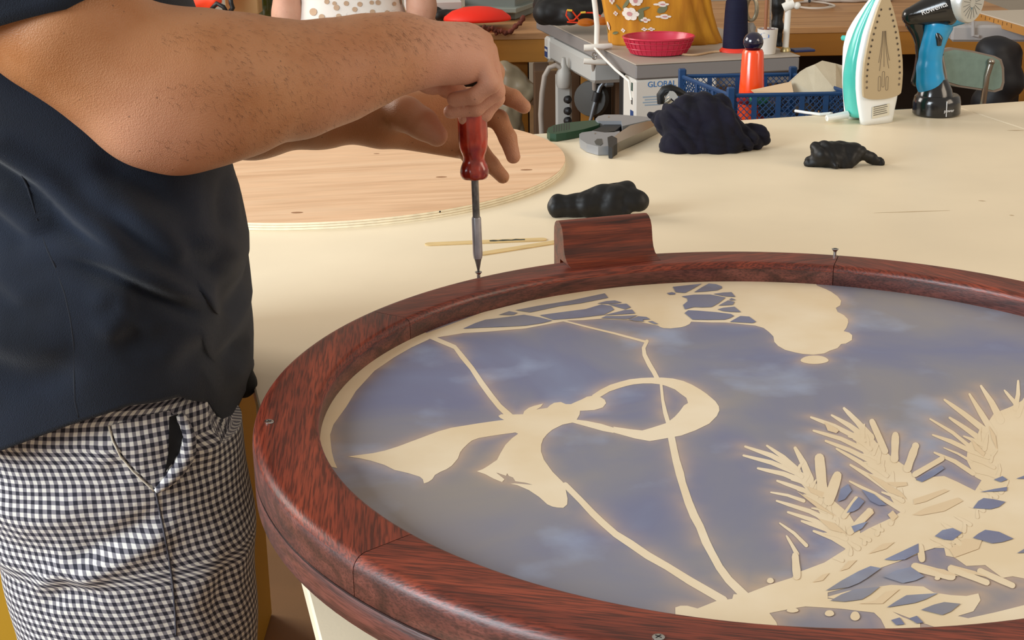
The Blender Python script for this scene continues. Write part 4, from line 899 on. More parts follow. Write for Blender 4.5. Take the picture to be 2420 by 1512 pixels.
m_nitrile = mat('black_nitrile', (15, 14, 14), .5, bump=.15, bscale=120, spec=.4)
def px_lump(prims, vox, **kw):
    return lump([cone(W(x0, y0, Y0), r0/ppm(Y0), W(x1, y1, Y1), r1/ppm(Y1)) for (x0, y0, Y0, r0, x1, y1, Y1, r1) in prims], vox, **kw)
g1 = px_lump([(1322, 488, 2.50, 25, 1390, 486, 2.50, 29), (1390, 484, 2.50, 31, 1440, 478, 2.50, 36), (1425, 466, 2.51, 32, 1480, 455, 2.51, 25), (1460, 465, 2.50, 30, 1506, 476, 2.49, 25), (1440, 495, 2.49, 22, 1476, 502, 2.48, 13), (1316, 478, 2.50, 14, 1316, 502, 2.495, 14)], .0028, amp=.0022, freq=85, seed=11, floor=TZ+.0005, k=.010)
one('rubber_glove', 'crumpled black rubber glove with a hollow cuff just behind the hanger block', 'glove', g1, m_nitrile, 2, 'black rubber gloves')
g2 = px_lump([(1940, 358, 2.86, 20, 2020, 360, 2.86, 22), (1950, 372, 2.85, 22, 2010, 376, 2.85, 20), (1912, 382, 2.86, 12, 1965, 386, 2.85, 12), (1972, 380, 2.84, 14, 1976, 392, 2.83, 8), (2000, 386, 2.84, 15, 2008, 388, 2.84, 12), (2030, 360, 2.86, 12, 2078, 386, 2.86, 11), (1925, 345, 2.87, 10, 1990, 348, 2.87, 12)], .003, amp=.0025, freq=110, seed=5, floor=TZ+.0005, k=.008)
one('rubber_glove', 'small balled-up black rubber glove lying alone in front of the iron', 'glove', g2, m_nitrile, 2, 'black rubber gloves')
m_navycloth = mat('navy_twill', (24, 22, 38), .85, bump=.3, bscale=700, sheen=.04, spec=.2, rgb2=(17, 16, 26), vscale=(20, 20, 20))
cpr = [(1600, 332, 3.02, 28, 1770, 336, 3.01, 24), (1590, 285, 3.05, 38, 1700, 300, 3.03, 46), (1630, 254, 3.06, 32, 1690, 262, 3.05, 34), (1720, 310, 3.03, 38, 1788, 324, 3.03, 20), (1540, 272, 3.10, 14, 1600, 290, 3.07, 24), (1580, 342, 3.02, 16, 1720, 347, 3.0, 15)]
Vc, Qc = sdf_mesh([([cone(W(x0, y0, Y0), r0/ppm(Y0), W(x1, y1, Y1), r1/ppm(Y1)) for (x0, y0, Y0, r0, x1, y1, Y1, r1) in cpr], .012)], .003)
Vc = relax(Vc, Qc, 2); Vc = wrinkle(Vc, Qc, .0085, 30, 23, n=2); Vc = relax(Vc, Qc, 1); Vc = wrinkle(Vc, Qc, .0050, 58, 8, n=2); Vc = relax(Vc, Qc, 1); Vc = wrinkle(Vc, Qc, .0018, 120, 4, n=2); Vc[:, 2] = np.maximum(Vc[:, 2], TZ+.0005); c1 = mb_from(Vc, Qc)
one('cloth_heap', 'heap of dark navy cloth beside the staple gun', 'cloth', c1, m_navycloth, 2)
# small lamp with a black hood poking out of the heap
hl = thing('hand_torch', 'black hooded torch with a bright reflector on top of the navy cloth', 'torch', tuple(W(1585, 250, 3.16)))
hpts = [W(x, y, 3.16) for x, y in ((1562, 245), (1561, 225), (1570, 213), (1584, 210), (1602, 216), (1620, 226))]
make('hood', MB().tube(hpts, [.008, .009, .01, .01, .009, .007], 10), m_nitrile, hl, True)
make('reflector', MB().lathe(W(1572, 240, 3.15), [(.004, 0), (.012, .012), (.014, .024), (.012, .026)], 18, (.6, -.5, .5)), mat('chrome', (225, 232, 236), .12, 1), hl, True)

# staple gun lying on its side
def cG(pts): return tr(1240, 200, 4.0317)(pts)
sg = thing('staple_gun', 'grey staple gun with a green lever lying on its side', 'staple gun', tuple(Z(1440, 350, TZ)))
m_gm = mat('gun_grey', (150, 152, 156), .38, .35); m_chr = mat('gun_chrome', (150, 142, 130), .22, .9); m_grn = mat('lever_green', (22, 62, 38), .45); m_blk = mat('gun_black', (24, 23, 22), .5)
def gp(name, pts, z0, z1, m, par=sg, bev=True):
    top = [Z(x, y, TZ+z1) for x, y in cG(pts)]; return make(name, MB().prism(top, (0,0,-(z1-z0))), m, par, False)
gp('front_shell', [(520, 470), (545, 455), (650, 440), (760, 455), (850, 452), (905, 440), (905, 480), (880, 500), (860, 560), (800, 585), (700, 590), (590, 560), (530, 520)], .001, .019, m_gm)
gp('staple_channel', [(880, 470), (1000, 390), (1180, 335), (1280, 322), (1278, 372), (1120, 450), (900, 545), (850, 580), (850, 500)], .0015, .021, m_chr)
ch = gp('upper_arm', [(675, 325), (700, 300), (760, 285), (900, 285), (1100, 300), (1282, 318), (1282, 330), (1170, 338), (1060, 365), (930, 395), (920, 345), (780, 345), (700, 345)], .001, .022, m_gm)
gp('hand_grip', [(640, 438), (740, 395), (790, 350), (920, 340), (925, 385), (860, 440), (760, 455)], .003, .014, m_blk)
nz_ = gp('nose_piece', [(790, 500), (830, 485), (880, 510), (882, 560), (850, 580), (835, 600), (800, 598)], .0012, .0235, m_blk)
gp('rivet', [(665, 540), (690, 515), (735, 515), (745, 560), (720, 580), (680, 570)], .015, .0198, mat('gun_dark', (70, 70, 66), .5))
gp('lever', [(212, 440), (225, 410), (280, 385), (400, 362), (560, 345), (700, 335), (735, 350), (700, 385), (560, 425), (400, 455), (300, 470), (240, 465)], .001, .017, m_grn)
for k in range(7):
    x = 275+k*24; gp('lever_groove', [(x, 392-k*5), (x+8, 390-k*5), (x+8, 446-k*4), (x, 450-k*4)], .0165, .0173, m_blk)
gp('pin', [(795, 300), (806, 300), (806, 312), (795, 312)], .02, .0226, m_chr); gp('pin', [(665, 458), (678, 458), (678, 468), (665, 468)], .0188, .0196, m_chr)

# steam iron standing on its heel
m_wht = mat('iron_white', (236, 240, 240), .3, coat=.3); m_teal = mat('iron_teal', (70, 196, 182), .25, coat=.5, trans=.1, rgb2=(96, 214, 200), vscale=(9, 9, 4)); m_sole = mat('iron_sole', (182, 164, 132), .42, .1); m_mrk = mat('sole_mark', (112, 98, 80), .6)
IO = Z(2082, 294, TZ); psi = math.radians(24); iR = Vector((math.cos(psi), math.sin(psi), 0)); iB = Vector((-math.sin(psi), math.cos(psi), 0)); iU = Vector((0,0,1))
def I(a, b, c): return IO+iR*a+iU*(b+.0005)+iB*(c+.004+.05*b)       # leans back a little
ir = thing('steam_iron', 'white and mint green steam iron standing upright on its heel', 'iron', tuple(IO))
hw = [(0, .041), (.02, .045), (.05, .052), (.08, .0565), (.11, .0575), (.14, .055), (.17, .049), (.20, .0415), (.23, .031), (.255, .021), (.272, .0125), (.284, .005), (.289, .0008)]
def hwf(b): return float(np.interp(b, [p[0] for p in hw], [p[1] for p in hw]))
def slabloft(b0, b1, c0f, c1f, wf, n=26, e=3.2):
    P = []
    NA = 28
    for k in range(NA):
        a = 2*math.pi*k/NA; col_ = []
        for j in range(n):
            b = b0+(b1-b0)*j/(n-1); w = wf(b); c0, c1 = c0f(b), c1f(b); h = max((c1-c0)/2, .0005); ca, sa = math.cos(a), math.sin(a)
            col_.append(I(w*math.copysign(abs(ca)**(2/e), ca), b, (c0+c1)/2+h*math.copysign(abs(sa)**(2/e), sa)))
        P.append(col_)
    return MB().grid(P, True, caps=True)
make('skirt', slabloft(0, .288, lambda b: 0, lambda b: .026-.012*max(0, b-.2)/.09, hwf), m_wht, ir, 2)
dep = lambda b: float(np.interp(b, [0, .03, .10, .17, .22, .26, .285], [.080, .082, .078, .068, .054, .036, .02]))
make('water_tank', slabloft(.012, .280, lambda b: .022-.012*max(0, b-.2)/.09, dep, lambda b: hwf(b)*1.01), m_teal, ir, 2)
dep2 = lambda b: float(np.interp(b, [0, .05, .12, .16, .19, .22, .26, .285], [.104, .104, .108, .112, .106, .086, .05, .026]))
make('handle', slabloft(.0, .283, lambda b: dep(b)-.012, dep2, lambda b: hwf(b)*.55+.004), m_wht, ir, 2)
make('steam_knob', MB().lathe(I(-.02, .178, .098), [(.004, 0), (.006, .002), (.006, .014), (.004, .016)], 14, -iR*.4+iB), m_teal, ir, True)
so = [(s_*hwf(b)*.93, b) for s_, bb in ((1, np.linspace(.066, .286, 22)), (-1, np.linspace(.286, .066, 22))) for b in bb]
rb_ = [(-.0495*math.cos(t)*1.0, .066-.010*math.sin(t)) for t in np.linspace(0.15, math.pi-.15, 11)]
make('soleplate', MB().prism([I(a, b, -.0005) for a, b in so+rb_], -iB*.006), m_sole, ir, False)
msole = MB()
for s_ in (-1, 1):
    for k in range(14):
        b = .085+k*.0128; a = s_*(hwf(b)*.93-.009); msole = MB().lathe(I(a, b, -.0066), [(.0030, 0), (.0030, -.0003)], 12, iB); hh = make('steam_hole', msole, m_mrk, ir); 
        if k > 1: make('hole_core', MB().lathe(I(a+.0006, b, -.0069), [(.0013, 0), (.0013, -.0003)], 8, iB), mat('hole_black', (12, 8, 6), .9), hh)
for i, (x0, y0, x1, y1) in enumerate(((-.006, .205, -.014, .137), (-.004, .205, -.011, .119), (-.001, .205, .001, .127), (.001, .205, .014, .123), (.003, .205, .015, .140))):
    pts = [I(x0+(x1-x0)*t**1.6, y0+(y1-y0)*t, -.0068) for t in np.linspace(0, 1, 8)]; make('steam_groove', MB().tube(pts, .0006, 5), m_mrk, ir)
for a0, b0, b1 in ((-.010, .078, .104), (0.0, .086, .114), (.0105, .078, .102)):
    pts = [I(a0+.0032*math.sin(t), (b1 if math.cos(t) > 0 else b0)+.0032*math.cos(t), -.0068) for t in np.linspace(0, 2*math.pi, 18)[:-1]]; make('oval_slot', MB().tube(pts, .0005, 5, closed=True), m_mrk, ir)
lb = make('rating_label', MB().prism([I(a, b, -.0012) for a, b in ((-.023, .014), (.024, .018), (.024, .044), (-.023, .040))], -iB*.0004), mat('label_silver', (218, 214, 196), .5), ir)
for k in range(5): 
    b = .020+k*.0045; make('label_line', MB().prism([I(a, b+.0001*0+(a+.023)*.085, -.0018) for a in (-.020, .018)]+[I(a, b+.0018+(a+.023)*.085, -.0018) for a in (.018-.004*(k % 3), -.020)], -iB*.0001), mat('label_ink', (110, 106, 96), .6), ir)
make('cord_guard', MB().tube([I(-.048, .016, .055), I(-.10, .012, .06)], [.009, .007], 12), m_wht, ir, True)
cdp = [I(-.10, .012, .06), Z(1965, 268, TZ+.006), Z(1938, 270, TZ+.004), Z(1905, 266, TZ+.004), Z(1880, 262, TZ-.06+.06)]
make('power_cord', MB().tube(cdp, .0035, 8), m_wht, ir, True)

# garment steamer on its stand
m_cyan = mat('steamer_cyan', (20, 146, 200), .32, coat=.3); m_gloss = mat('steamer_black', (18, 18, 20), .18, coat=.5)
SO = Z(2212, 270, TZ); st = thing('garment_steamer', 'bright blue and black handheld garment steamer on a round black stand', 'garment steamer', tuple(SO)); SYs = SO.y; u_ = 1/ppm(SYs)
make('stand', MB().lathe(SO, [(50*u_, .0005), (53*u_, .004), (53*u_, .03), (50*u_, .042), (46*u_, .046)], 40), m_gloss, st, True)
make('stand_cradle', MB().lathe(SO+Vector((-.006, 0, .046)), [(40*u_, 0), (37*u_, .012), (28*u_, .03), (24*u_, .036)], 32), m_gloss, st, True)
hp_ = [(2200, 222, 30), (2194, 190, 30), (2192, 160, 27), (2196, 120, 25), (2203, 90, 27), (2212, 62, 34)]
make('handle', lump([cone(W(hp_[i][0]+4, hp_[i][1], SYs), hp_[i][2]*u_, W(hp_[i+1][0]+4, hp_[i+1][1], SYs), hp_[i+1][2]*u_) for i in range(5)], .004, k=.01), m_cyan, st, 2)
make('rear_grip', lump([cone(W(2166, 52, SYs+.012), 26*u_, W(2176, 80, SYs+.012), 18*u_), cone(W(2178, 84, SYs+.01), 17*u_, W(2178, 150, SYs+.01), 12*u_), cone(W(2176, 150, SYs+.01), 12*u_, W(2166, 192, SYs+.01), 13*u_)], .004, k=.01), m_gloss, st, 2)
hx0, hx1 = W(2150, 38, SYs), W(2290, 8, SYs-.02); hdv = (hx1-hx0).normalized()
make('head_back', lump([cone(W(2152, 38, SYs), 20*u_, W(2236, 16, SYs-.012), 44*u_)], .004), m_gloss, st, 2)
make('head_front', lump([cone(W(2205, 56, SYs-.006), 16*u_, W(2276, 32, SYs-.02), 18*u_), cone(W(2246, 12, SYs-.012), 42*u_, W(2256, 8, SYs-.014), 44*u_)], .004, k=.02), m_cyan, st, 2)
pn = Vector((.62, -.76, -.08)).normalized(); pc = W(2272, 2, SYs-.024)+pn*.026
pl_ = make('steam_plate', MB().lathe(pc, [(40*u_, -.045), (44*u_, -.02), (45*u_, 0), (42*u_, .004), (40*u_, .004)], 36, pn), mat('plate_grey', (196, 198, 196), .35, .4), st, True)
e1_ = pn.cross(Vector((0,0,1))).normalized(); e2_ = e1_.cross(pn)
for k in range(18):
    a = math.radians(-170+k*20); d = e1_*math.cos(a)+e2_*math.sin(a); make('plate_rib', MB().tube([pc+pn*.0042+d*.010, pc+pn*.0042+d*.035], .0008, 5), mat('rib_grey', (128, 130, 128), .5), pl_)
make('trigger', MB().tube([W(2214, 78, SYs-.025), W(2220, 92, SYs-.03), W(2219, 108, SYs-.03)], [.006, .008, .005], 10), m_gloss, st, True)
tR = frame(W(2230, 12, SYs-.05)-W(2180, 30, SYs-.05), UP)
m_txt = mat('print_white', (225, 226, 228), .5)
text('lettering', 'Rowenta', m_txt, st, W(2208, 20, SYs-.058), tR, .0165)
text('lettering', 'power', m_txt, st, W(2243, 262, SYs-.0535)+Vector((.0,0,0)), frame((1, .35, 0), (0, 0, 1)), .010)
make('stand_mark', MB().tube([W(2238, 240, SYs-.053), W(2236, 276, SYs-.053)], .0012, 5), m_txt, st)

# ================================================================== BEHIND THE TABLE
# ---- industrial sewing table
SZ = .78; SA = math.radians(13); su = Vector((math.cos(SA), math.sin(SA), 0)); sv = Vector((-math.sin(SA), math.cos(SA), 0)); SN = Z(1502, 152, SZ)
def SP(a, b, z): return Vector((SN.x, SN.y, 0))+su*a+sv*b+Vector((0,0,z))
SW = (Z(1888, 130, SZ)-SN).dot(su); SD = (Z(1250, 40, SZ)-SN).dot(sv)
m_greytop = mat('table_grey', (176, 164, 150), .5, var=.06, vscale=(12, 12, 12)); m_greyedge = mat('table_grey_edge', (128, 124, 122), .55); m_offw = mat('motor_white', (206, 202, 194), .45); m_tblk = mat('black_iron', (22, 22, 24), .5)
sw = thing('sewing_table', 'grey industrial sewing table with a white motor unit below its top', 'sewing table', tuple(SP(SW/2, SD/2, 0)))
def sbox(name, a0, a1, b0, b1, z0, z1, m, par=sw, bev=.004): return make(name, MB().box(SP((a0+a1)/2, (b0+b1)/2, (z0+z1)/2), (a1-a0, b1-b0, z1-z0), SA, bev=bev), m, par)
sbox('table_top', 0, SW, 0, SD, SZ-.004, SZ, m_greytop, bev=.0015)
sbox('top_edge', .001, SW-.001, .001, SD-.001, SZ-.045, SZ-.0042, m_greyedge)
sbox('under_rail', .02, SW-.02, .03, .06, SZ-.085, SZ-.0455, mat('rail_grey', (116, 110, 108), .6))
for a in (.07, SW-.07):
    for b in (.30, SD-.08): sbox('leg', a-.02, a+.02, b-.02, b+.02, .031 if b < .5 else .001, SZ-.046, m_tblk, bev=.003)
    sbox('foot_bar', a-.025, a+.025, .20, .42, 0, .03, m_tblk)
gl0, gl1 = -.005, (Z(1690, 190, .70)-SN).dot(su)
mo = thing('sewing_motor', 'white sewing motor housing lettered GLOBAL in blue under the grey table', 'motor', tuple(SP(.12, .06, .58)))
sbox('housing', 0, .255, .005, .12, SZ-.178, SZ-.0475, m_offw, mo, .006)
sR = frame(su, (0,0,1))
m_blue = mat('logo_blue', (58, 116, 176), .5); m_navyl = mat('sticker_navy', (28, 60, 112), .5)
text('lettering', 'GLOBAL', m_blue, mo, SP(.083, .0045, SZ-.0625), sR, .0235, .0008)
for k in range(4): make('small_print', MB().box(SP(.055, .0046, SZ-.098-k*.008), (.06-.012*(k % 2), .0006, .004), SA), mat('print_greyblue', (150, 166, 180), .6), mo)
make('blue_sticker', MB().box(SP(-.0005, .03, SZ-.155), (.0006, .03, .03), SA), m_navyl, mo); make('switch', MB().box(SP(-.0005, .03, SZ-.07), (.0012, .014, .024), SA), mat('switch_green', (30, 60, 48), .5), mo); make('small_print', MB().box(SP(-.0005, .03, SZ-.112), (.0006, .012, .02), SA), mat('print_dark', (70, 70, 68), .6), mo)
dr = thing('control_box', 'white control box with a navy sticker hung under the table\'s long side', 'control box', tuple(SP(.02, .8, SZ-.12)))
sbox('case', -.01, .11, .42, .96, SZ-.125, SZ-.0475, mat('box_grey', (176, 176, 172), .45), dr, .012); sbox('front_cap', -.012, .10, .961, 1.02, SZ-.128, SZ-.0475, m_offw, dr, .008)
make('navy_sticker', MB().box(SP(-.0125, .99, SZ-.10), (.001, .04, .036), SA), m_navyl, dr); make('white_stripe', MB().box(SP(-.0131, .99, SZ-.094), (.0006, .034, .008), SA), m_offw, dr)

# clip lamps
m_lampw = mat('lamp_white', (236, 232, 222), .4)
cl = thing('clip_lamp', 'white clip lamp with a slim stem clamped to the sewing table edge', 'lamp', tuple(W(1411, 118, 4.62)))
make('stem', MB().tube([W(1410, 112, 4.62), W(1411, 60, 4.62), W(1407, 20, 4.62), W(1402, -20, 4.62), W(1402, -90, 4.62), W(1425, -150, 4.6), W(1470, -170, 4.55)], .0085, 12), m_lampw, cl, True)
make('lamp_head', MB().lathe(W(1480, -165, 4.54), [(.02, .0), (.05, -.03), (.07, -.08), (.066, -.08)], 24, (.0, 0, 1)), m_lampw, cl, True)
make('clamp_jaw', MB().tube([W(1380, 113, 4.60), W(1410, 112, 4.60), W(1445, 108, 4.62)], [.010, .011, .008], 10), m_lampw, cl, True); make('clamp_jaw', MB().tube([W(1380, 144, 4.60), W(1410, 146, 4.60), W(1440, 148, 4.62)], [.009, .010, .008], 10), m_lampw, cl, True)
make('clamp_spring', MB().tube([W(1405+5*math.cos(t), 126+6*math.sin(t)+t, 4.595) for t in np.linspace(0, 9, 30)], .0022, 6), m_zinc, cl, True)
make('lamp_cable', MB().tube([W(1406, 114, 4.58), W(1425, 135, 4.5), W(1455, 165, 4.42), W(1487, 192, 4.36), SP(-.002, .03, SZ-.11)], .004, 8), m_lampw, cl, True)
lp2 = thing('lamp_post', 'pale upright lamp post standing beside the tool mug on the sewing table', 'lamp post', tuple(Z(1856, 122, SZ)))
b2 = Z(1856, 122, SZ); make('post', MB().tube([b2+Vector((0,0,.01)), b2+Vector((.01, 0, .4)), b2+Vector((.012, 0, .62))], .0095, 14), m_lampw, lp2, True); make('foot', MB().lathe(b2, [(.016, .0005), (.016, .006), (.011, .014)], 18), mat('brass_foot', (190, 170, 120), .35, .6), lp2, True)
make('post_knob', MB().ball(b2+Vector((.028, -.01, .138)), .011), m_lampw, lp2, True); make('post_clamp', MB().tube([b2+Vector((-.012, 0, .13)), b2+Vector((.02, -.004, .145))], .014, 12), m_lampw, lp2, True)

# mustard machine cover with printed flowers
m_must = mat('mustard_cloth', (206, 142, 30), .85, rgb2=(176, 112, 18), vscale=(30, 30, 5), bump=.2, bscale=500)
mc = thing('machine_cover', 'mustard yellow sewing machine cover printed with white flowers', 'machine cover', tuple(Z(1570, 108, SZ)))
MY = Z(1570, 108, SZ).y+.07
mrow = [(1442, 1706, 122, .10), (1440, 1708, 104, .105), (1438, 1694, 70, .10), (1430, 1684, 35, .095), (1424, 1678, 0, .09), (1422, 1672, -60, .085), (1424, 1660, -120, .08), (1445, 1635, -165, .07), (1520, 1580, -185, .03)]
NM = 96; MP = []
rowz = []
for (xl, xr, y, hy) in mrow:
    zz = SZ+.0012 if y == 122 else W(1570, y, MY).z; xa, xb = W(xl, y, MY).x, W(xr, y, MY).x; rowz.append(((xa+xb)/2, (xb-xa)/2, hy, zz))
def mcov(a, v, off=0):
    j = min(int(v), len(rowz)-2); t = v-j; cx, hx, hy, zz = [rowz[j][k]*(1-t)+rowz[j+1][k]*t for k in range(4)]
    c, s_ = math.cos(a), math.sin(a); e = .72; fold = .004*math.sin(17*a+.6*v)*max(0, c+.25)+.002*math.sin(9*a)
    return Vector((cx+(hx+fold+off)*math.copysign(abs(c)**e, c), MY+.02+(hy+fold+off)*math.copysign(abs(s_)**e, s_), zz))
make('cover_cloth', MB().grid([[mcov(2*math.pi*i/NM, v) for v in np.linspace(0, 8, 33)] for i in range(NM)], True, caps=True), m_must, mc, 2)
m_fw = mat('flower_white', (232, 222, 210), .8); m_fp = mat('flower_pink', (196, 140, 140), .8); m_fg = mat('flower_green', (112, 116, 84), .8)
def flower(a, v, r, n=6, lr=(m_fw, m_fp)):
    par = None
    for k in range(n):
        t = 2*math.pi*k/n; ctr = (a+math.cos(t)*r*.6/.12, v+math.sin(t)*r*.6/.045*.9); pts = [mcov(ctr[0]+math.cos(q)*r*.45/.12, ctr[1]+math.sin(q)*r*.45/.045*.9, .0035) for q in np.linspace(0, 2*math.pi, 9)[:-1]]
        make('flower_petal', MB().flat(pts), lr[0], mc)
    pts = [mcov(a+math.cos(q)*r*.35/.12, v+math.sin(q)*r*.35/.045*.9, .0042) for q in np.linspace(0, 2*math.pi, 9)[:-1]]; make('flower_heart', MB().flat(pts), lr[1], mc)
def leaf(a, v, r, tilt, m=m_fg):
    pts = [mcov(a+(math.cos(q)*r*math.cos(tilt)-math.sin(q)*r*.3*math.sin(tilt))/.12, v+(math.cos(q)*r*math.sin(tilt)+math.sin(q)*r*.3*math.cos(tilt))/.045, .003) for q in np.linspace(0, 2*math.pi, 9)[:-1]]; make('leaf_print', MB().flat(pts), m, mc)
def atpx(x, y):
    best = None
    for a in np.linspace(math.pi, 2*math.pi, 60):
        for v in np.linspace(.05, 4.6, 46):
            p = pix(mcov(a, v)); d = (p[0]-x)**2+(p[1]-y)**2
            if best is None or d < best[0]: best = (d, a, v)
    return best[1], best[2]
for x, y, r in ((1490, 33, .022), (1440, 62, .015), (1505, 4, .014), (1456, 30, .008), (1447, 3, .010), (1527, 46, .009), (1563, 40, .008), (1522, 68, .006), (1540, 67, .006), (1473, 72, .007), (1560, 12, .008)): flower(*atpx(x, y), r, 6 if r > .012 else 4)
for x, y, r, t in ((1478, 10, .016, .8), (1512, 38, .02, 1.4), (1520, 20, .014, .5), (1462, 18, .012, 2.2), (1428, 70, .014, 1.9), (1565, 20, .014, 1.3), (1455, 78, .014, .2)): leaf(*atpx(x, y), r, t)

# pink plastic basket
m_pink = mat('pink_plastic', (206, 44, 74), .3, coat=.2, trans=.12)
bkc = Z(1556, 127, SZ); bk = thing('plastic_basket', 'shallow oval pink plastic basket on the sewing table corner', 'basket', tuple(bkc)); ub = 1/ppm(bkc.y)
bh = .052
make('basket_wall', MB().lathe(bkc, [(0.5*ub, .0012), (56*ub, .001), (62*ub, .004), (72*ub, bh*.55), (79*ub, bh), (77.5*ub, bh), (70*ub, bh*.5), (60*ub, .006), (1*ub, .004)], 48, sy=.9), m_pink, bk, True)
for f_, r in ((.4, 71), (.75, 77)): make('basket_ring', MB().tube([bkc+Vector((r*ub*math.cos(t), r*ub*.9*math.sin(t), bh*f_)) for t in np.linspace(0, 2*math.pi, 49)[:-1]], .0012, 6, closed=True), m_pink, bk, True)
make('basket_rim', MB().tube([bkc+Vector((79.5*ub*math.cos(t), 79.5*.9*ub*math.sin(t), bh)) for t in np.linspace(0, 2*math.pi, 49)[:-1]], .0032, 8, closed=True), m_pink, bk, True)
for k in range(36):
    t = 2*math.pi*k/36; make('basket_rib', MB().tube([bkc+Vector((r*ub*math.cos(t), r*.9*ub*math.sin(t), z)) for r, z in ((62, .004), (72.5, bh*.55), (79.5, bh))], .0014, 5), m_pink, bk, True)

# thread cone
tcb = Z(1737, 121, SZ); tcn = thing('thread_cone', 'tall cone of navy thread on a red spool beside the mustard cover', 'thread', tuple(tcb)); ut = 1/ppm(tcb.y)
m_redp = mat('spool_red', (226, 58, 40), .4)
make('spool_base', MB().lathe(tcb, [(36*ut, .0005), (35*ut, .004), (29*ut, .012)], 28), m_redp, tcn, True)
make('thread_winding', MB().lathe(tcb, [(28*ut, .012), (27*ut, .06), (25*ut, .125), (23.5*ut, .150), (18*ut, .160), (12*ut, .164)], 36), mat('navy_thread', (16, 19, 50), .65, spec=.25, bump=.4, bscale=900, sheen=.0, var=.3, vscale=(2, 2, 300)), tcn, True)
make('spool_top', MB().lathe(tcb, [(12*ut, .164), (11*ut, .175), (9*ut, .178)], 20), m_redp, tcn, True)

# tool mug with its tools
mgb = Z(1812, 127, SZ); mg = thing('tool_mug', 'white printed tin mug holding tools next to the lamp post', 'mug', tuple(mgb)); um = 1/ppm(mgb.y)
make('mug_body', MB().lathe(mgb, [(18*um, .0005), (19*um, .003), (23*um, .075), (22*um, .075), (18*um, .006)], 28), mat('mug_white', (222, 216, 206), .4), mg, True)
make('print_patch', MB().flat([mgb+Vector((math.sin(t)*(r*um+.0005), -math.cos(t)*(r*um+.0005), z)) for t, r, z in [(-.9, 22.6, .062), (-.5, 22.6, .066), (0, 22.6, .060), (0, 22.2, .052), (-.5, 22, .048), (-.9, 22.2, .050)]]), mat('print_blue', (86, 120, 180), .5), mg)
make('inner_lining', MB().lathe(mgb+Vector((0,0,.070)), [(21*um, 0), (20*um, .001)], 24), mat('lining_purple', (110, 40, 66), .6), mg)
def tool(name, lab, cat, pts, rad, m): return one(name, lab, cat, MB().tube(pts, rad, 10), m)
def pm(dx, dy, z): return mgb+Vector((dx, dy, z))
tool('paint_brush', 'brown wooden handle standing in the tool mug', 'brush', [pm(-.006, .008, .03), pm(-.004, .01, .16), pm(-.003, .012, .24)], [.005, .006, .004], mat('handle_brown', (150, 96, 62), .5))
tool('metal_rod', 'thin bright metal rod standing in the tool mug', 'rod', [pm(.010, .004, .03), pm(.006, .002, .15), pm(.004, 0, .25)], .003, m_zinc)
sc = thing('scissors', 'old silver scissors standing points down behind the orange bottle', 'scissors', tuple(Z(1770, 122, SZ)))
sb = Z(1772, 120, SZ)
for s_ in (-1, 1):
    bl = make('blade', MB().prism([sb+Vector((x, .0015*s_, z)) for x, z in ((-.003, .001), (.004, .001), (.013+.004*s_, .07), (.008, .085), (-.012, .085), (-.016+.003*s_, .06))], (0, .002, 0)), m_zinc, sc)
    make('finger_loop', MB().tube([sb+Vector((.001+s_*.002+.016*math.cos(t), .0015*s_, .125+.034*math.sin(t))) for t in np.linspace(0, 2*math.pi, 21)[:-1]], .0045, 8, closed=True), mat('scissor_grey', (168, 158, 134), .35, .6), sc, True)
bp = px_lump([(1838, 8, 4.62, 13, 1836, 60, 4.62, 12), (1836, 60, 4.62, 12, 1842, 112, 4.62, 7), (1836, -60, 4.62, 12, 1838, 8, 4.62, 13)], .004, amp=.002, freq=60, seed=3, floor=SZ+.0005)
one('black_strap', 'black cloth strap hanging down between the mug and the lamp post', 'strap', bp, m_nitrile, 2)
rp_ = [Z(1610+i*9, 128+3*math.sin(i*.5)-.35*i, SZ+.004) for i in range(11)]; one('cord', 'twisted pale cord along the hem of the mustard cover', 'cord', MB().tube(rp_, .0035, 7), mat('cord_beige', (196, 162, 124), .8, bump=.6, bscale=300))
bl_ = thing('phone', 'dark blue phone lying on the right end of the sewing table', 'phone', tuple(Z(1880, 122, SZ+.001))); make('phone_body', MB().box(W(1895, 118, 4.55), (.07, .05, .008), .2, bev=.003), mat('phone_navy', (40, 50, 92), .3), bl_)

# black bag and orange glasses on the left end
bb = px_lump([(1285, 30, 5.0, 26, 1350, 30, 5.0, 28), (1330, 5, 5.05, 30, 1400, 15, 5.05, 26), (1280, 8, 5.1, 20, 1300, 20, 5.0, 22), (1350, 38, 4.95, 16, 1400, 30, 5.0, 18)], .006, amp=.004, freq=40, seed=9, floor=SZ+.0005)
one('black_bag', 'soft black bag slumped on the left end of the sewing table', 'bag', bb, mat('bag_black', (14, 14, 15), .6), 2)
og = thing('sunglasses', 'orange framed sunglasses with amber lenses in front of the black bag', 'sunglasses', tuple(Z(1375, 66, SZ))); m_or = mat('frame_orange', (222, 62, 28), .35); m_am = mat('lens_amber', (176, 96, 20), .15, alpha=.85)
make('temple', MB().tube([W(x, y, 4.86) for x, y in ((1340, 52), (1372, 54), (1366, 44), (1352, 26), (1340, 25), (1338, 36), (1346, 48), (1356, 48), (1374, 30), (1400, 30), (1420, 38))], .0028, 7), m_or, og, True)
make('temple_tip', MB().tube([W(1340, 24, 4.855), W(1352, 25, 4.855)], .0034, 7), mat('tip_yellow', (226, 190, 60), .4), og, True); make('temple_tip', MB().tube([W(1372, 30, 4.855), W(1384, 29, 4.855)], .0034, 7), mat('tip_yellow', (226, 190, 60), .4), og, True)
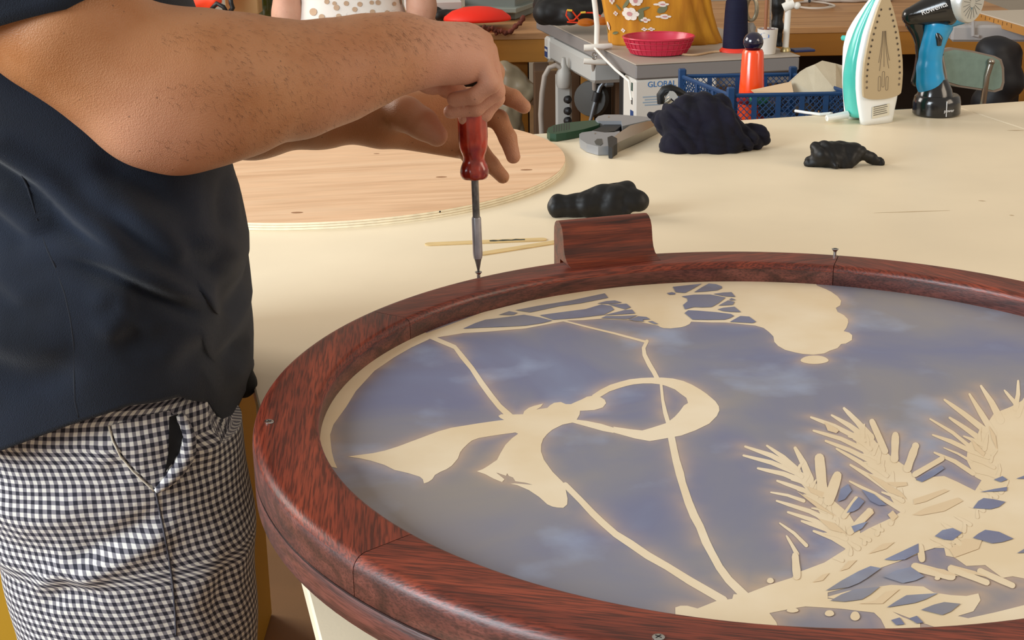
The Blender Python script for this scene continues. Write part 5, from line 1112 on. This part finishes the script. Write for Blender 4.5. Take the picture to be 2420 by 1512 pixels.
make('lens', MB().lathe(W(1385, 55, 4.84), [(.026, 0), (.024, .008), (.012, .014)], 20, (0, -.5, 1), sx=1.1, sy=.7), m_am, og, True); make('lens', MB().lathe(W(1424, 52, 4.84), [(.026, 0), (.024, .008), (.012, .014)], 20, (0, -.5, 1), sx=1.1, sy=.7), m_am, og, True)

# under the table: power strip, cables, caster, lever
m_pw = mat('strip_white', (168, 166, 160), .5)
ps = thing('power_strip', 'white power strip mounted upright on a carton below the sewing table', 'power strip', tuple(W(1332, 290, 5.0)))
make('strip_body', MB().box(W(1332, 262, 5.0), (.055, .04, .26), 0, bev=.008), m_pw, ps); make('top_plug', MB().lathe(W(1332, 205, 4.97), [(.022, 0), (.026, .012), (.024, .05), (.010, .075), (.006, .1)], 16, (0, -.1, 1)), m_pw, ps, True)
for y in (235, 262, 285): make('black_plug', MB().lathe(W(1338, y, 4.97), [(.012, 0), (.014, .012), (.008, .02)], 14, (.8, -1, .1)), m_tblk, ps, True)
make('mains_cable', MB().tube([W(x, y, 4.96) for x, y in ((1334, 176), (1328, 162), (1314, 154), (1298, 160), (1287, 180), (1281, 220), (1278, 270), (1280, 315), (1282, 340))], .009, 10), mat('cable_grey', (150, 140, 130), .5), ps, True)
kl = thing('knee_lever', 'grey knee lift rod with a dark round pad under the sewing table', 'knee lever', tuple(W(1400, 280, 4.75)))
make('rod', MB().tube([W(1432, 188, 4.75), W(1418, 205, 4.75), W(1404, 250, 4.75), W(1394, 290, 4.75)], [.009, .007, .007, .006], 10), mat('rod_grey', (120, 124, 130), .35, .7), kl, True); make('rod_bracket', MB().box(W(1438, 186, 4.76), (.035, .03, .05), .3, bev=.006), mat('bracket_grey', (100, 102, 104), .45), kl)
make('round_pad', MB().lathe(W(1402, 232, 4.80), [(.055, 0), (.06, .01), (.055, .03), (.02, .034)], 24, (-.5, -1, .1)), mat('pad_dark', (52, 50, 46), .6), kl, True); make('rod_collar', MB().tube([W(1411, 218, 4.745), W(1406, 240, 4.745)], .012, 10), m_tblk, kl, True)
make('hanging_cable', MB().tube([W(1402, 150, 4.72), W(1404, 180, 4.74), W(1405, 212, 4.76)], .007, 8), mat('cable_grey', (150, 140, 130), .5), kl, True)
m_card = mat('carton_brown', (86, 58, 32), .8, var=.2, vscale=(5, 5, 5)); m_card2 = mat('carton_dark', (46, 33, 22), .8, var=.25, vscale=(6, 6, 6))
def carton(lab, x0, x1, yt, Y, dep, m, z0=.0):
    a, b = W(x0, yt, Y), W(x1, yt, Y); c = Vector(((a.x+b.x)/2, Y+dep/2, (a.z+z0)/2)); t = thing('carton', lab, 'carton', (c.x, c.y, z0), 'brown cartons below the tables')
    make('box_sides', MB().box(c, (b.x-a.x, dep, a.z-z0), 0, bev=.004), m, t); make('packing_tape', MB().box((c.x, Y+dep/2, a.z+.0006), (.05, dep-.01, .0008)), mat('tape_tan', (150, 116, 74), .35), t)
    make('flap_gap', MB().box((c.x, Y-.0006, a.z*.55+z0*.45), (b.x-a.x-.02, .001, .004)), m_card2, t)
carton('brown carton behind the white power strip', 1262, 1372, 168, 5.12, .2, m_card)
carton('brown carton just left of the white motor unit', 1455, 1560, 150, 5.15, .2, m_card)
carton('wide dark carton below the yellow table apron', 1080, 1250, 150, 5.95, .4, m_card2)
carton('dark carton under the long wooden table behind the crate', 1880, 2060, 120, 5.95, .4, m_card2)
carton('added wide dark box for the shade under the wooden table behind the mint chair', 2070, 2440, 108, 5.95, .4, m_card2)  # added dark box standing in for the shade under the table
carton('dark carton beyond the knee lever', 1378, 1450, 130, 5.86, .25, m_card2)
pb = px_lump([(1205, 180, 5.5, 26, 1245, 215, 5.5, 22), (1200, 215, 5.5, 26, 1250, 235, 5.5, 10), (1190, 160, 5.5, 16, 1215, 200, 5.5, 22), (1200, 260, 5.5, 30, 1215, 600, 5.5, 40), (1215, 600, 5.5, 40, 1215, 1000, 5.5, 45)], .01, amp=.008, freq=25, seed=13, floor=.001)
one('plastic_sack', 'crumpled translucent beige sack below the yellow table apron', 'sack', pb, mat('sack_beige', (160, 144, 116), .35, trans=.1), 2)

# ---- long wooden tables at the back
m_wt = wood('back_table_top', (206, 158, 108), (194, 144, 96), (170, 122, 78), .5, .5, 0, pores=.1, band=.2); m_och = mat('apron_ochre', (176, 118, 40), .55, var=.12, vscale=(3, 3, 30))
def back_table(lab, x0, x1, Y, z, dep, rz=0, ap=.085):
    a, b = W(x0, 60, Y).x, W(x1, 60, Y).x; c = Vector(((a+b)/2, Y+dep/2, 0)); t = thing('wooden_table', lab, 'table', tuple(c)); R_ = Matrix.Rotation(rz, 3, 'Z')
    def bx(name, dx, dy, dz, zc, ox=0, oy=0, m=m_wt): return make(name, MB().box(c+R_@Vector((ox, oy, 0))+Vector((0,0,zc)), (dx, dy, dz), rz, bev=.002), m, t)
    L_ = b-a; bx('table_top', L_, dep, .024, z-.012)
    bx('front_apron', L_-.02, .025, ap, z-.0245-ap/2, 0, -dep/2+.014, m_och); bx('back_apron', L_-.02, .025, ap, z-.0245-ap/2, 0, dep/2-.014, m_och)
    for sx in (-1, 1):
        for sy in (-1, 1): bx('leg', .07, .07, z-.025, (z-.025)/2, sx*(L_/2-.12), sy*(dep/2-.09), m_och)
    return t
back_table('long wooden table with ochre apron in front of the seated person', 300, 1300, 5.62, .70, .9)
back_table('long wooden table with ochre apron behind the iron', 1310, 2470, 5.66, .70, .9)
# white ruled board table at the right
rt = thing('cutting_board_table', 'pale board with a ruled wooden edge at the right beyond the steamer', 'table', tuple(W(2420, 60, 5.0)))
e0, e1 = W(2305, 26, 5.05), W(2470, 78, 4.75); dd = (e1-e0).normalized(); nn = Vector((-dd.y, dd.x, 0)).normalized(); nn = nn if nn.y > 0 else -nn
e0.z = e1.z = (e0.z+e1.z)/2; e0 = Z(2305, 26, e0.z); e1 = Z(2520, 90, e0.z); dd = (e1-e0).normalized(); nn = Vector((-dd.y, dd.x, 0)); nn = nn if nn.y > 0 else -nn
zt_ = e0.z
make('board_top', MB().prism([e0, e1, e1+nn*.5, e0+nn*.5], (0,0,-.004)), mat('board_pale', (206, 194, 176), .5), rt)
make('wooden_edge', MB().prism([e0-nn*.004, e1-nn*.004, e1+nn*.49, e0+nn*.49], (0,0,-.030)).__class__().prism([p+Vector((0,0,-.0042)) for p in (e0-nn*.004, e1-nn*.004, e1+nn*.49, e0+nn*.49)], (0,0,-.026)), mat('edge_ochre', (190, 132, 62), .5), rt)
for k in range(9):
    p = e0+dd*(.03+k*.035)-nn*.0046+Vector((0,0,-.006)); make('ruler_tick', MB().tube([p, p+Vector((0,0,-.008 if k % 2 else -.013))], .0009, 4), mat('tick_dark', (80, 58, 34), .7), rt)
for q in (.05, .35):
    for w_ in (.06, .44): p = e0+dd*q+nn*w_; make('leg', MB().box((p.x, p.y, (zt_-.03)/2), (.05, .05, zt_-.031), 0), m_och, rt)
gb = thing('grey_tray', 'pale grey plastic tray hung below the ruled board', 'tray', tuple(W(2340, 85, 5.0)))
make('tray_body', MB().box(W(2350, 74, 5.02), (.30, .12, .055), -.12, bev=.008), mat('tray_grey', (170, 166, 164), .5), gb); make('tray_hook', MB().tube([W(2300, 50, 4.955), W(2300, 84, 4.955), W(2312, 86, 4.955)], .006, 8), mat('tray_grey', (170, 166, 164), .5), gb)
# things on the wooden table at the right
wc = thing('wire_coil', 'coil of thin clear cable lying on the wooden table behind the lamp post', 'cable coil', tuple(W(1925, 20, 5.9)))
for k in range(4):
    pts = [Z(1922, 12, .704+.004*k)+Vector(((.07+.004*k)*math.cos(t)+.004*math.sin(3*t+k), (.10+.006*k)*math.sin(t), 0)) for t in np.linspace(0, 2*math.pi, 37)[:-1]]; make('cable_loop', MB().tube(pts, .0035, 7, closed=True), mat('cable_clear', (206, 196, 184), .35), wc, True)
make('cable_tie', MB().tube([Z(1913, 4, .71), Z(1913, 2, .73)], .006, 8), m_tblk, wc)
for (x, y, r, s_, lab) in ((1960, -2, 30, 5, 'crumpled white plastic film piled beyond the cable coil'), (2260, 2, 34, 6, 'crumpled white plastic film at the back beyond the steamer')):
    one('plastic_film', lab, 'plastic film', px_lump([(x-40, y-8, 6.46, r*.5, x+60, y-8, 6.46, r*.5), (x+40, y-8, 6.46, r*.5, x+130, y-8, 6.45, r*.6)], .012, amp=.012, freq=30, seed=s_, floor=.7015), mat('film_white', (214, 208, 200), .4, trans=.1), 2)

# ---- blue crate on a stool, with its contents
CY0, CZ = 3.62, .705; m_cb = mat('crate_blue', (24, 62, 104), .45)
cr0 = W(1727, 226, CY0); cr1 = W(2010, 217, CY0); crL = cr1.x-cr0.x; crt = cr0.z; crD = .30
stl = thing('stool', 'low wooden stool carrying the blue crate behind the work table', 'stool', (cr0.x+crL/2, CY0+crD/2, 0))
make('seat', MB().box((cr0.x+crL/2, CY0+crD/2+.01, CZ-.0145), (crL+.04, crD+.04, .028), 0, bev=.004), m_wt, stl)
for sx in (-1, 1):
    for sy in (-1, 1): make('leg', MB().tube([(cr0.x+crL/2+sx*(crL/2-.02), CY0+crD/2+sy*(crD/2-.03), CZ-.029), (cr0.x+crL/2+sx*(crL/2+.0), CY0+crD/2+sy*(crD/2), .002)], .015, 10), m_och, stl, True)
ct = thing('plastic_crate', 'blue plastic lattice crate behind the far edge of the work table', 'crate', (cr0.x, CY0, CZ))
skew = Vector((-.085, .30, 0))                              # the short sides run back and left
c00 = Vector((cr0.x, CY0, 0)); c10 = Vector((cr1.x, CY0+.005, 0)); c01 = c00+skew; c11 = c10+skew
zb, ztp = CZ+.004, crt
def wall_lat(p, q, n, name):
    d = q-p; L_ = d.length
    make('rim_bar', MB().tube([p+Vector((0,0,ztp)), q+Vector((0,0,ztp))], .0058, 6), m_cb, ct); make('foot_bar', MB().tube([p+Vector((0,0,zb+.003)), q+Vector((0,0,zb+.003))], .006, 6), m_cb, ct)
    for k in range(n+1):
        r = p+d*k/n; make('upright', MB().box((r.x, r.y, (zb+ztp)/2), (.012, .008, ztp-zb), math.atan2(d.y, d.x)), m_cb, ct)
    h = ztp-zb; m_ = int(L_/.0155)
    for k in range(-int(h/.0155), m_):
        for s_ in (0, 1):
            a0 = k*.0155; a1 = a0+h; t0, t1 = max(a0, 0), min(a1, L_)
            if t1-t0 < .008: continue
            z0, z1 = (t0-a0)/h, (t1-a0)/h
            if s_: z0, z1 = 1-z0, 1-z1
            u0 = p+d*(t0/L_)+Vector((0,0,zb+h*z0)); u1 = p+d*(t1/L_)+Vector((0,0,zb+h*z1)); make('lattice_bar', MB().tube([u0, u1], .0014, 4), m_cb, ct)
wall_lat(c00, c10, 5, 'front'); wall_lat(c01, c11, 4, 'back'); wall_lat(c00, c01, 3, 'side'); wall_lat(c10, c11, 3, 'side')
make('crate_floor', MB().prism([c+Vector((0,0,CZ+.0005)) for c in (c00, c10, c11, c01)], (0,0,.004)), m_cb, ct)
for c in (c00, c01, c10, c11): make('corner_post', MB().box((c.x, c.y, (CZ+ztp+.022)/2), (.020, .020, ztp+.020-CZ), 0, bev=.003), m_cb, ct)
BY = 3.76; bo = thing('water_bottle', 'bright orange bottle with a glossy navy ball lid in the blue crate', 'bottle', (W(1776, 200, BY).x, BY, CZ+.005)); ubt = 1/ppm(BY); b0 = Vector((W(1777, 190, BY).x, BY, CZ+.005))
zt1 = W(1780, 117, BY).z; hb_ = zt1-b0.z
m_orange = mat('bottle_orange', (255, 76, 18), .22, coat=.6)
make('bottle_body', MB().lathe(b0, [(31*ubt, .0), (31*ubt, .004), (29*ubt, hb_*.35), (24*ubt, hb_*.96), (21*ubt, hb_)], 36), m_orange, bo, True)
make('bottle_band', MB().lathe(b0+Vector((0,0,hb_*.30)), [(30.3*ubt, 0), (29.8*ubt, .008)], 36), mat('band_navy', (24, 26, 54), .4), bo, True)
make('ball_lid', MB().ball(b0+Vector((0,0,hb_+17*ubt)), 22.5*ubt, 28), mat('lid_navy', (18, 16, 44), .12, coat=.8), bo, True)
m_canvas = mat('canvas_cream', (206, 194, 168), .85, bump=.3, bscale=400, var=.1, vscale=(20, 20, 20))
CVY = 3.74
def cw(x, y, dY=0): return W(x, y, CVY+dY)
cvm = MB(); tp = [(1850, 222, -.02), (1872, 190, -.02), (1905, 160, 0), (1943, 143, .02), (1975, 150, .03), (2003, 158, .04), (2003, 225, .04), (1976, 215, -.05), (1925, 222, -.05), (1925, 152, 0)]
P_ = [cw(*t) for t in tp]; bk_ = [p+Vector((.0, .07, -.02)) for p in P_]
cvm.add(P_+bk_, [(0,1,8),(1,2,8),(2,9,8),(9,3,7),(9,7,8),(3,4,7),(4,5,6),(4,6,7)]+[(1,0,10,11),(2,1,11,12),(9,2,12,19),(3,9,19,13),(4,3,13,14),(5,4,14,15),(6,5,15,16)])
one('canvas_bag', 'stiff cream canvas bag folded to a peak inside the blue crate', 'bag', cvm, m_canvas, False)
one('card_sheet', 'tan card sheet slanting across the blue crate beside the bottle', 'card', MB().prism([W(1775, 214, 3.70), W(1870, 194, 3.70), W(1876, 222, 3.67), W(1790, 226, 3.67)], (0, .003, .001)), mat('card_tan', (206, 176, 140), .7), False)
for i, (x, y, c, lab) in enumerate(((1762, 222, (200, 60, 60), 'red scrap of cloth at the foot of the orange bottle'), (1790, 224, (60, 140, 110), 'green scrap of cloth beside the card sheet'), (1815, 246, (30, 44, 58), 'dark roll of cloth behind the crate lattice'), (1900, 246, (70, 60, 52), 'brown bundle at the bottom of the crate below the canvas bag'), (1960, 246, (40, 36, 34), 'black bundle at the right end of the crate'))):
    one('cloth_scrap', lab, 'cloth scrap', px_lump([(x-12, y+14, 3.72, 12, x+12, y+12, 3.73, 14)], .005, amp=.004, freq=60, seed=30+i, floor=CZ+.006), mat('scrap_%d' % i, c, .8), 2)

# ---- chair with mint backrest, black seat behind it
mch = thing('mint_chair', 'old chair with a mint green backrest on chrome tubes behind the table', 'chair', tuple(W(2290, 250, 4.3))); CHY = 4.3
bkp = [(2222, 118), (2250, 112), (2300, 120), (2350, 132), (2366, 140), (2372, 160), (2373, 195), (2368, 212), (2350, 218), (2310, 212), (2262, 205), (2232, 196), (2222, 170), (2214, 135)]
def cY(x): return CHY+(x-2290)*.0009
rim = [W(x, y, cY(x)) for x, y in bkp]; nrm_ = Vector((.35, -.93, .1)).normalized()
make('backrest_rim', MB().prism([p+nrm_*.002 for p in rim], -nrm_*.022), mat('rim_taupe', (150, 136, 124), .5), mch)
cen = sum(rim, Vector())/len(rim); make('backrest_panel', MB().prism([cen+(p-cen)*.90+nrm_*.0045 for p in rim], -nrm_*.004), mat('panel_mint', (140, 166, 156), .7, var=.12, vscale=(40, 40, 40)), mch)
m_chrome = mat('chair_chrome', (180, 170, 156), .2, .9)
for xa, xb in ((2222, 2240), (2342, 2322)):
    make('back_tube', MB().tube([W(xa, 128 if xa < 2300 else 148, cY(xa)-.02), W((xa+xb)/2, 180, cY(xa)-.022), W(xb, 250, cY(xa)-.02), W(xb, 330, cY(xa)+.0)], .009, 10), m_chrome, mch, True)
    make('tube_cap', MB().ball(W(xa, 126 if xa < 2300 else 146, cY(xa)-.021), .011), m_chrome, mch, True)
sz_ = W(2320, 330, CHY).z
make('seat', MB().box(W(2285, 330, CHY-.12)+Vector((0, .22, 0)), (.36, .36, .04), .1, bev=.015), mat('panel_mint', (140, 166, 156), .7), mch)
for sx in (-1, 1):
    for sy in (-1, 1):
        p = W(2285, 330, CHY-.12)+Vector((sx*.15, .22+sy*.15, 0)); make('leg', MB().tube([p, Vector((p.x+sx*.02, p.y+sy*.02, .001))], .009, 8), m_chrome, mch, True)
bkseat = px_lump([(2350, 130, 4.70, 42, 2370, 190, 4.70, 45), (2335, 112, 4.70, 20, 2390, 125, 4.70, 24), (2385, 200, 4.70, 26, 2350, 225, 4.70, 26), (2340, 240, 4.70, 40, 2360, 700, 4.70, 50)], .009, amp=.003, freq=25, seed=6, floor=.001)
one('black_coat', 'large black padded coat heaped behind the mint chair', 'coat', bkseat, mat('coat_black', (16, 16, 22), .55), 2)
# yellow cabinet behind the man
m_yel = mat('cabinet_yellow', (190, 144, 30), .55, var=.08, vscale=(2, 2, 2)); m_redt = mat('cabinet_red', (170, 24, 34), .5)
KY = 2.15; kz = W(588, 962, KY).z; kx1 = W(606, 962, KY+.4).x; kx0 = kx1-1.05
kb = thing('yellow_cabinet', 'yellow storage cabinet with a red top rail behind the man', 'cabinet', ((kx0+kx1)/2, KY+.2, 0))
make('carcass', MB().box(((kx0+kx1)/2, KY+.2, kz/2), (kx1-kx0, .40, kz-.002), 0, bev=.003), m_yel, kb)
rz_ = W(588, 928, KY).z; make('top_rail', MB().box(((kx0+kx1)/2, KY+.2, (kz+rz_)/2), (kx1-kx0, .40, rz_-kz), 0, bev=.003), m_redt, kb)
for k in (0, 1): dd_ = make('door', MB().box((kx0+.265+k*.52, KY-.007, kz/2+.01), (.50, .012, kz-.06), 0, bev=.002), m_yel, kb); make('door_knob', MB().ball((kx0+.46+k*.13, KY-.022, kz*.6), .012), m_tblk, dd_, True)

# ---- things at the far left on the wooden table, and the seated person
ob = px_lump([(440, -20, 5.75, 20, 505, 0, 5.7, 16), (455, 10, 5.7, 12, 490, 12, 5.7, 10), (460, -60, 5.8, 40, 520, -50, 5.8, 40)], .008, amp=.005, freq=35, seed=17, floor=.702)
m_hi = mat('hivis_orange', (255, 66, 14), .6, sheen=.2)
one('orange_bag', 'bright orange sack with black straps next to the green bottle', 'bag', ob, m_hi, 2)
for i, pts in enumerate((((500, 22), (512, 8), (528, 16), (536, 30)), ((544, -8), (546, 8), (550, 18), (544, 28)))): one('black_strap', ('curved' if i == 0 else 'hanging')+' black strap beside the orange sack', 'strap', MB().tube([W(x, y, 5.62) for x, y in pts], .009, 8), m_tblk, 2)
one('beige_box', 'plain beige box on the table between the orange sack and the green bottle', 'box', MB().box(W(575, -5, 5.95), (.13, .1, .12), 0, bev=.004), mat('box_beige', (180, 146, 96), .7), False)
gbt = thing('green_bottle', 'dark green glass bottle beside the seated person', 'bottle', tuple(Z(632, 38, .701))); gb0 = Z(632, 38, .701); ug = 1/ppm(gb0.y)
make('glass', MB().lathe(gb0, [(22*ug, .0005), (27*ug, .004), (28*ug, .15), (14*ug, .20), (9*ug, .26), (10*ug, .28)], 24), mat('glass_green', (60, 66, 24), .1, trans=.5), gbt, True); make('stopper', MB().lathe(gb0, [(8*ug, .281), (9*ug, .30), (6*ug, .305)], 14), m_tblk, gbt, True)
# orange hat-shaped bag, rope, grey crate at the middle
oh = MB().lathe(Z(1128, 46, .738), [(66*ug, 0), (64*ug, .012), (50*ug, .032), (28*ug, .045), (6*ug, .050)], 28, sx=1.05, sy=.9)
Vv = np.array(oh.v); one('orange_pouch', 'flat bright red-orange pouch lying on black cloth beyond the hand', 'pouch', oh, mat('pouch_red', (255, 40, 10), .55), 2)
one('black_cloth', 'rumpled black cloth under the red-orange pouch', 'cloth', px_lump([(1040, 40, 5.85, 10, 1200, 42, 5.85, 9), (1025, 30, 5.9, 12, 1080, 36, 5.85, 10)], .008, amp=.005, freq=50, seed=19, floor=.7015), mat('bag_black', (14, 14, 15), .6), 2)
rpt = []
for t in np.linspace(0, 1, 40): rpt.append(W(1140+95*t+6*math.sin(9*t), 62+14*math.sin(3.14*t)-26*max(0, t-.72)/.28+3*math.sin(22*t), 5.60))
one('red_rope', 'twisted dark red rope hanging over the table edge by the pouch', 'rope', MB().tube(rpt, [.009+.003*math.sin(i*1.9) for i in range(40)], 8), mat('rope_red', (122, 56, 38), .8, var=.5, vscale=(60, 60, 60), bump=.5, bscale=200), 2)
gc = thing('grey_file_box', 'grey-green metal file box at the end of the wooden table', 'box', tuple(W(1235, 40, 6.0)))
make('box_body', MB().box(W(1180, -10, 6.15), (.22, .22, .16), -.35, bev=.004), mat('box_greygreen', (118, 128, 126), .5), gc); make('box_lip', MB().box(W(1180, 16, 6.10), (.23, .23, .02), -.35, bev=.003), mat('box_greygreen2', (136, 146, 142), .5), gc)
one('white_papers', 'flat stack of white papers behind the seated person', 'papers', MB().box(W(1022, 8, 6.0)-Vector((0,0,.0)), (.22, .2, .03), .1, bev=.002), mat('paper_white', (214, 208, 206), .7), False)

PYW = 5.15; wn = thing('person', 'seated person in a sleeveless white top with brown spots, arms hanging down', 'person', tuple(Vector((W(830, 45, PYW).x, PYW, 0))))
pxw = W(830, 45, PYW).x; zc0 = W(830, 45, PYW).z
def wp(dx, dy, dz): return A3((pxw+dx, PYW+dy, zc0+dz))
m_skin2 = skin_mat('skin_light', (206, 160, 136), (196, 146, 122), (214, 166, 150))
up_ = 1/ppm(PYW)
gw = [(chain([(wp(-138*up_, -.03, -.16), 16*up_*2), (wp(-140*up_, -.02, .02), 19*up_*1.6), (wp(-132*up_, .02, .30), .050)]), .03),
      (chain([(wp(150*up_, -.03, -.16), .040), (wp(158*up_, -.02, .04), .046), (wp(146*up_, .02, .30), .050)]), .03),
      (chain([(wp(-138*up_, -.03, -.16), .034), (wp(-90*up_, -.20, -.22), .028), (wp(-70*up_, -.27, -.235), .030)]), .02, .03), (chain([(wp(150*up_, -.03, -.16), .034), (wp(100*up_, -.20, -.22), .028), (wp(80*up_, -.27, -.235), .030)]), .02, .03),
      (chain([(wp(-.08, .03, .36), .07), (wp(.08, .03, .36), .07)]), .03, .06), (chain([(wp(0, .03, .38), .06), (wp(0, .01, .52), .055)]), .03, .05), ([cone(wp(0, .01, .60), .095, wp(0, -.03, .56), .075)], .03, .03), ([cone(wp(0, -.115, .58), .012, wp(0, -.125, .555), .014)], .01, .015),
      ([cone(wp(-.10, 0, -.28), .075, wp(-.09, -.28, -.28), .065), cone(wp(.10, 0, -.28), .075, wp(.09, -.28, -.28), .065), cone(wp(-.09, -.28, -.28), .062, wp(-.09, -.26, -zc0+.05), .045), cone(wp(.09, -.28, -.28), .062, wp(.09, -.26, -zc0+.05), .045)], .02, .03), ([cone(wp(-.09, -.26, -zc0+.04), .038, wp(-.09, -.36, -zc0+.035), .03), cone(wp(.09, -.26, -zc0+.04), .038, wp(.09, -.36, -zc0+.035), .03)], .02, .02), ([cone(wp(-.06, .02, -.25), .10, wp(.06, .02, -.25), .10), cone(wp(0, .02, -.2), .11, wp(0, .03, .34), .10)], .05, .05)]
Vw, Qw = sdf_mesh(gw, .0085); Vw = relax(Vw, Qw, 2); make('body', mb_from(Vw, Qw), m_skin2, wn, 2)
m_spot = mat('white_spotted_cloth', (232, 226, 218), .85, bump=.2, bscale=300)
tops = []; NTW = 60
for dz, hx, hy in ((-.30, 150, .135), (-.20, 146, .135), (-.10, 136, .13), (0, 124, .125), (.06, 112, .12), (.14, 112, .125), (.24, 116, .13), (.32, 108, .11), (.37, 84, .09)):
    tops.append([wp(hx*up_*math.copysign(abs(math.cos(a))**.85, math.cos(a)), .02+hy*math.sin(a), dz) for a in np.linspace(0, 2*math.pi, NTW+1)[:-1]])
P_ = [[tops[j][i] for j in range(len(tops))] for i in range(NTW)]; tw = make('spotted_top', MB().grid(P_, True, caps=True), m_spot, wn, 2)
tbv = bvh_of(tw); m_sp2 = mat('spot_brown', (190, 160, 132), .85)
for k, (x, y, r) in enumerate(((740, 28, 9), (772, 4, 6), (795, 18, 7), (790, 8, 5), (838, 22, 6), (850, 10, 6), (878, 6, 5), (893, 6, 6), (932, 9, 5), (818, 8, 6), (760, 40, 7), (800, 38, 6), (880, 28, 6), (915, 30, 6))):
    make('brown_spot', MB().flat([on(tbv, x+r*math.cos(t), y+r*math.sin(t), .003) for t in np.linspace(0, 6.28, 11)[:-1]]), m_sp2, wn)
for k in range(170):
    i_ = int(rng.integers(NTW)); j_ = rng.uniform(.3, 7.6); jj = int(j_); tt = j_-jj; c_ = Vector(P_[i_][jj])*(1-tt)+Vector(P_[i_][jj+1])*tt; n_ = Vector((c_.x-pxw, (c_.y-PYW-.02)*1.0, 0)).normalized(); e_ = n_.cross(Vector((0,0,1))); r_ = rng.uniform(.008, .015)
    if -.03 < c_.z-zc0 < .12 and n_.y < -.2: continue
    make('brown_spot', MB().flat([c_+n_*.003+(e_*math.cos(t)+Vector((0,0,1))*math.sin(t))*r_*(1-.3*abs(n_.x)) for t in np.linspace(0, 6.28, 10)[:-1]]), m_sp2, wn)
Vk, Qk = sdf_mesh([([cone(wp(-.10, .0, -.275), .088, wp(-.095, -.24, -.278), .078), cone(wp(.10, .0, -.275), .088, wp(.095, -.24, -.278), .078), cone(wp(-.06, .02, -.255), .118, wp(.06, .02, -.255), .118)], .03)], .009); make('shorts', mb_from(relax(Vk, Qk, 2), Qk), mat('shorts_denim', (60, 70, 92), .85), wn, 2)
Vh2, Qh2 = sdf_mesh([([cone(wp(0, .03, .63), .10, wp(0, .05, .56), .095), cone(wp(0, .07, .5), .07, wp(0, .08, .40), .05)], .04)], .009); make('hair', mb_from(relax(Vh2, Qh2, 2), Qh2), m_hair, wn, 2)
for s_ in (-1, 1): make('eye', MB().ball(wp(s_*.034, -.098, .595), .011), mat('eye_white', (225, 220, 212), .2), wn, True)
ws = thing('work_stool', 'round black stool under the seated person', 'stool', (pxw, PYW+.02, 0)); szt = zc0-.362
make('seat', MB().lathe((pxw, PYW+.02, szt-.05), [(.15, 0), (.17, .01), (.17, .04), (.15, .05)], 28), m_tblk, ws, True); make('column', MB().tube([(pxw, PYW+.02, .06), (pxw, PYW+.02, szt-.05)], .025, 12), m_zinc, ws, True); make('foot', MB().lathe((pxw, PYW+.02, 0), [(.20, .001), (.20, .02), (.04, .06)], 28), m_tblk, ws, True)
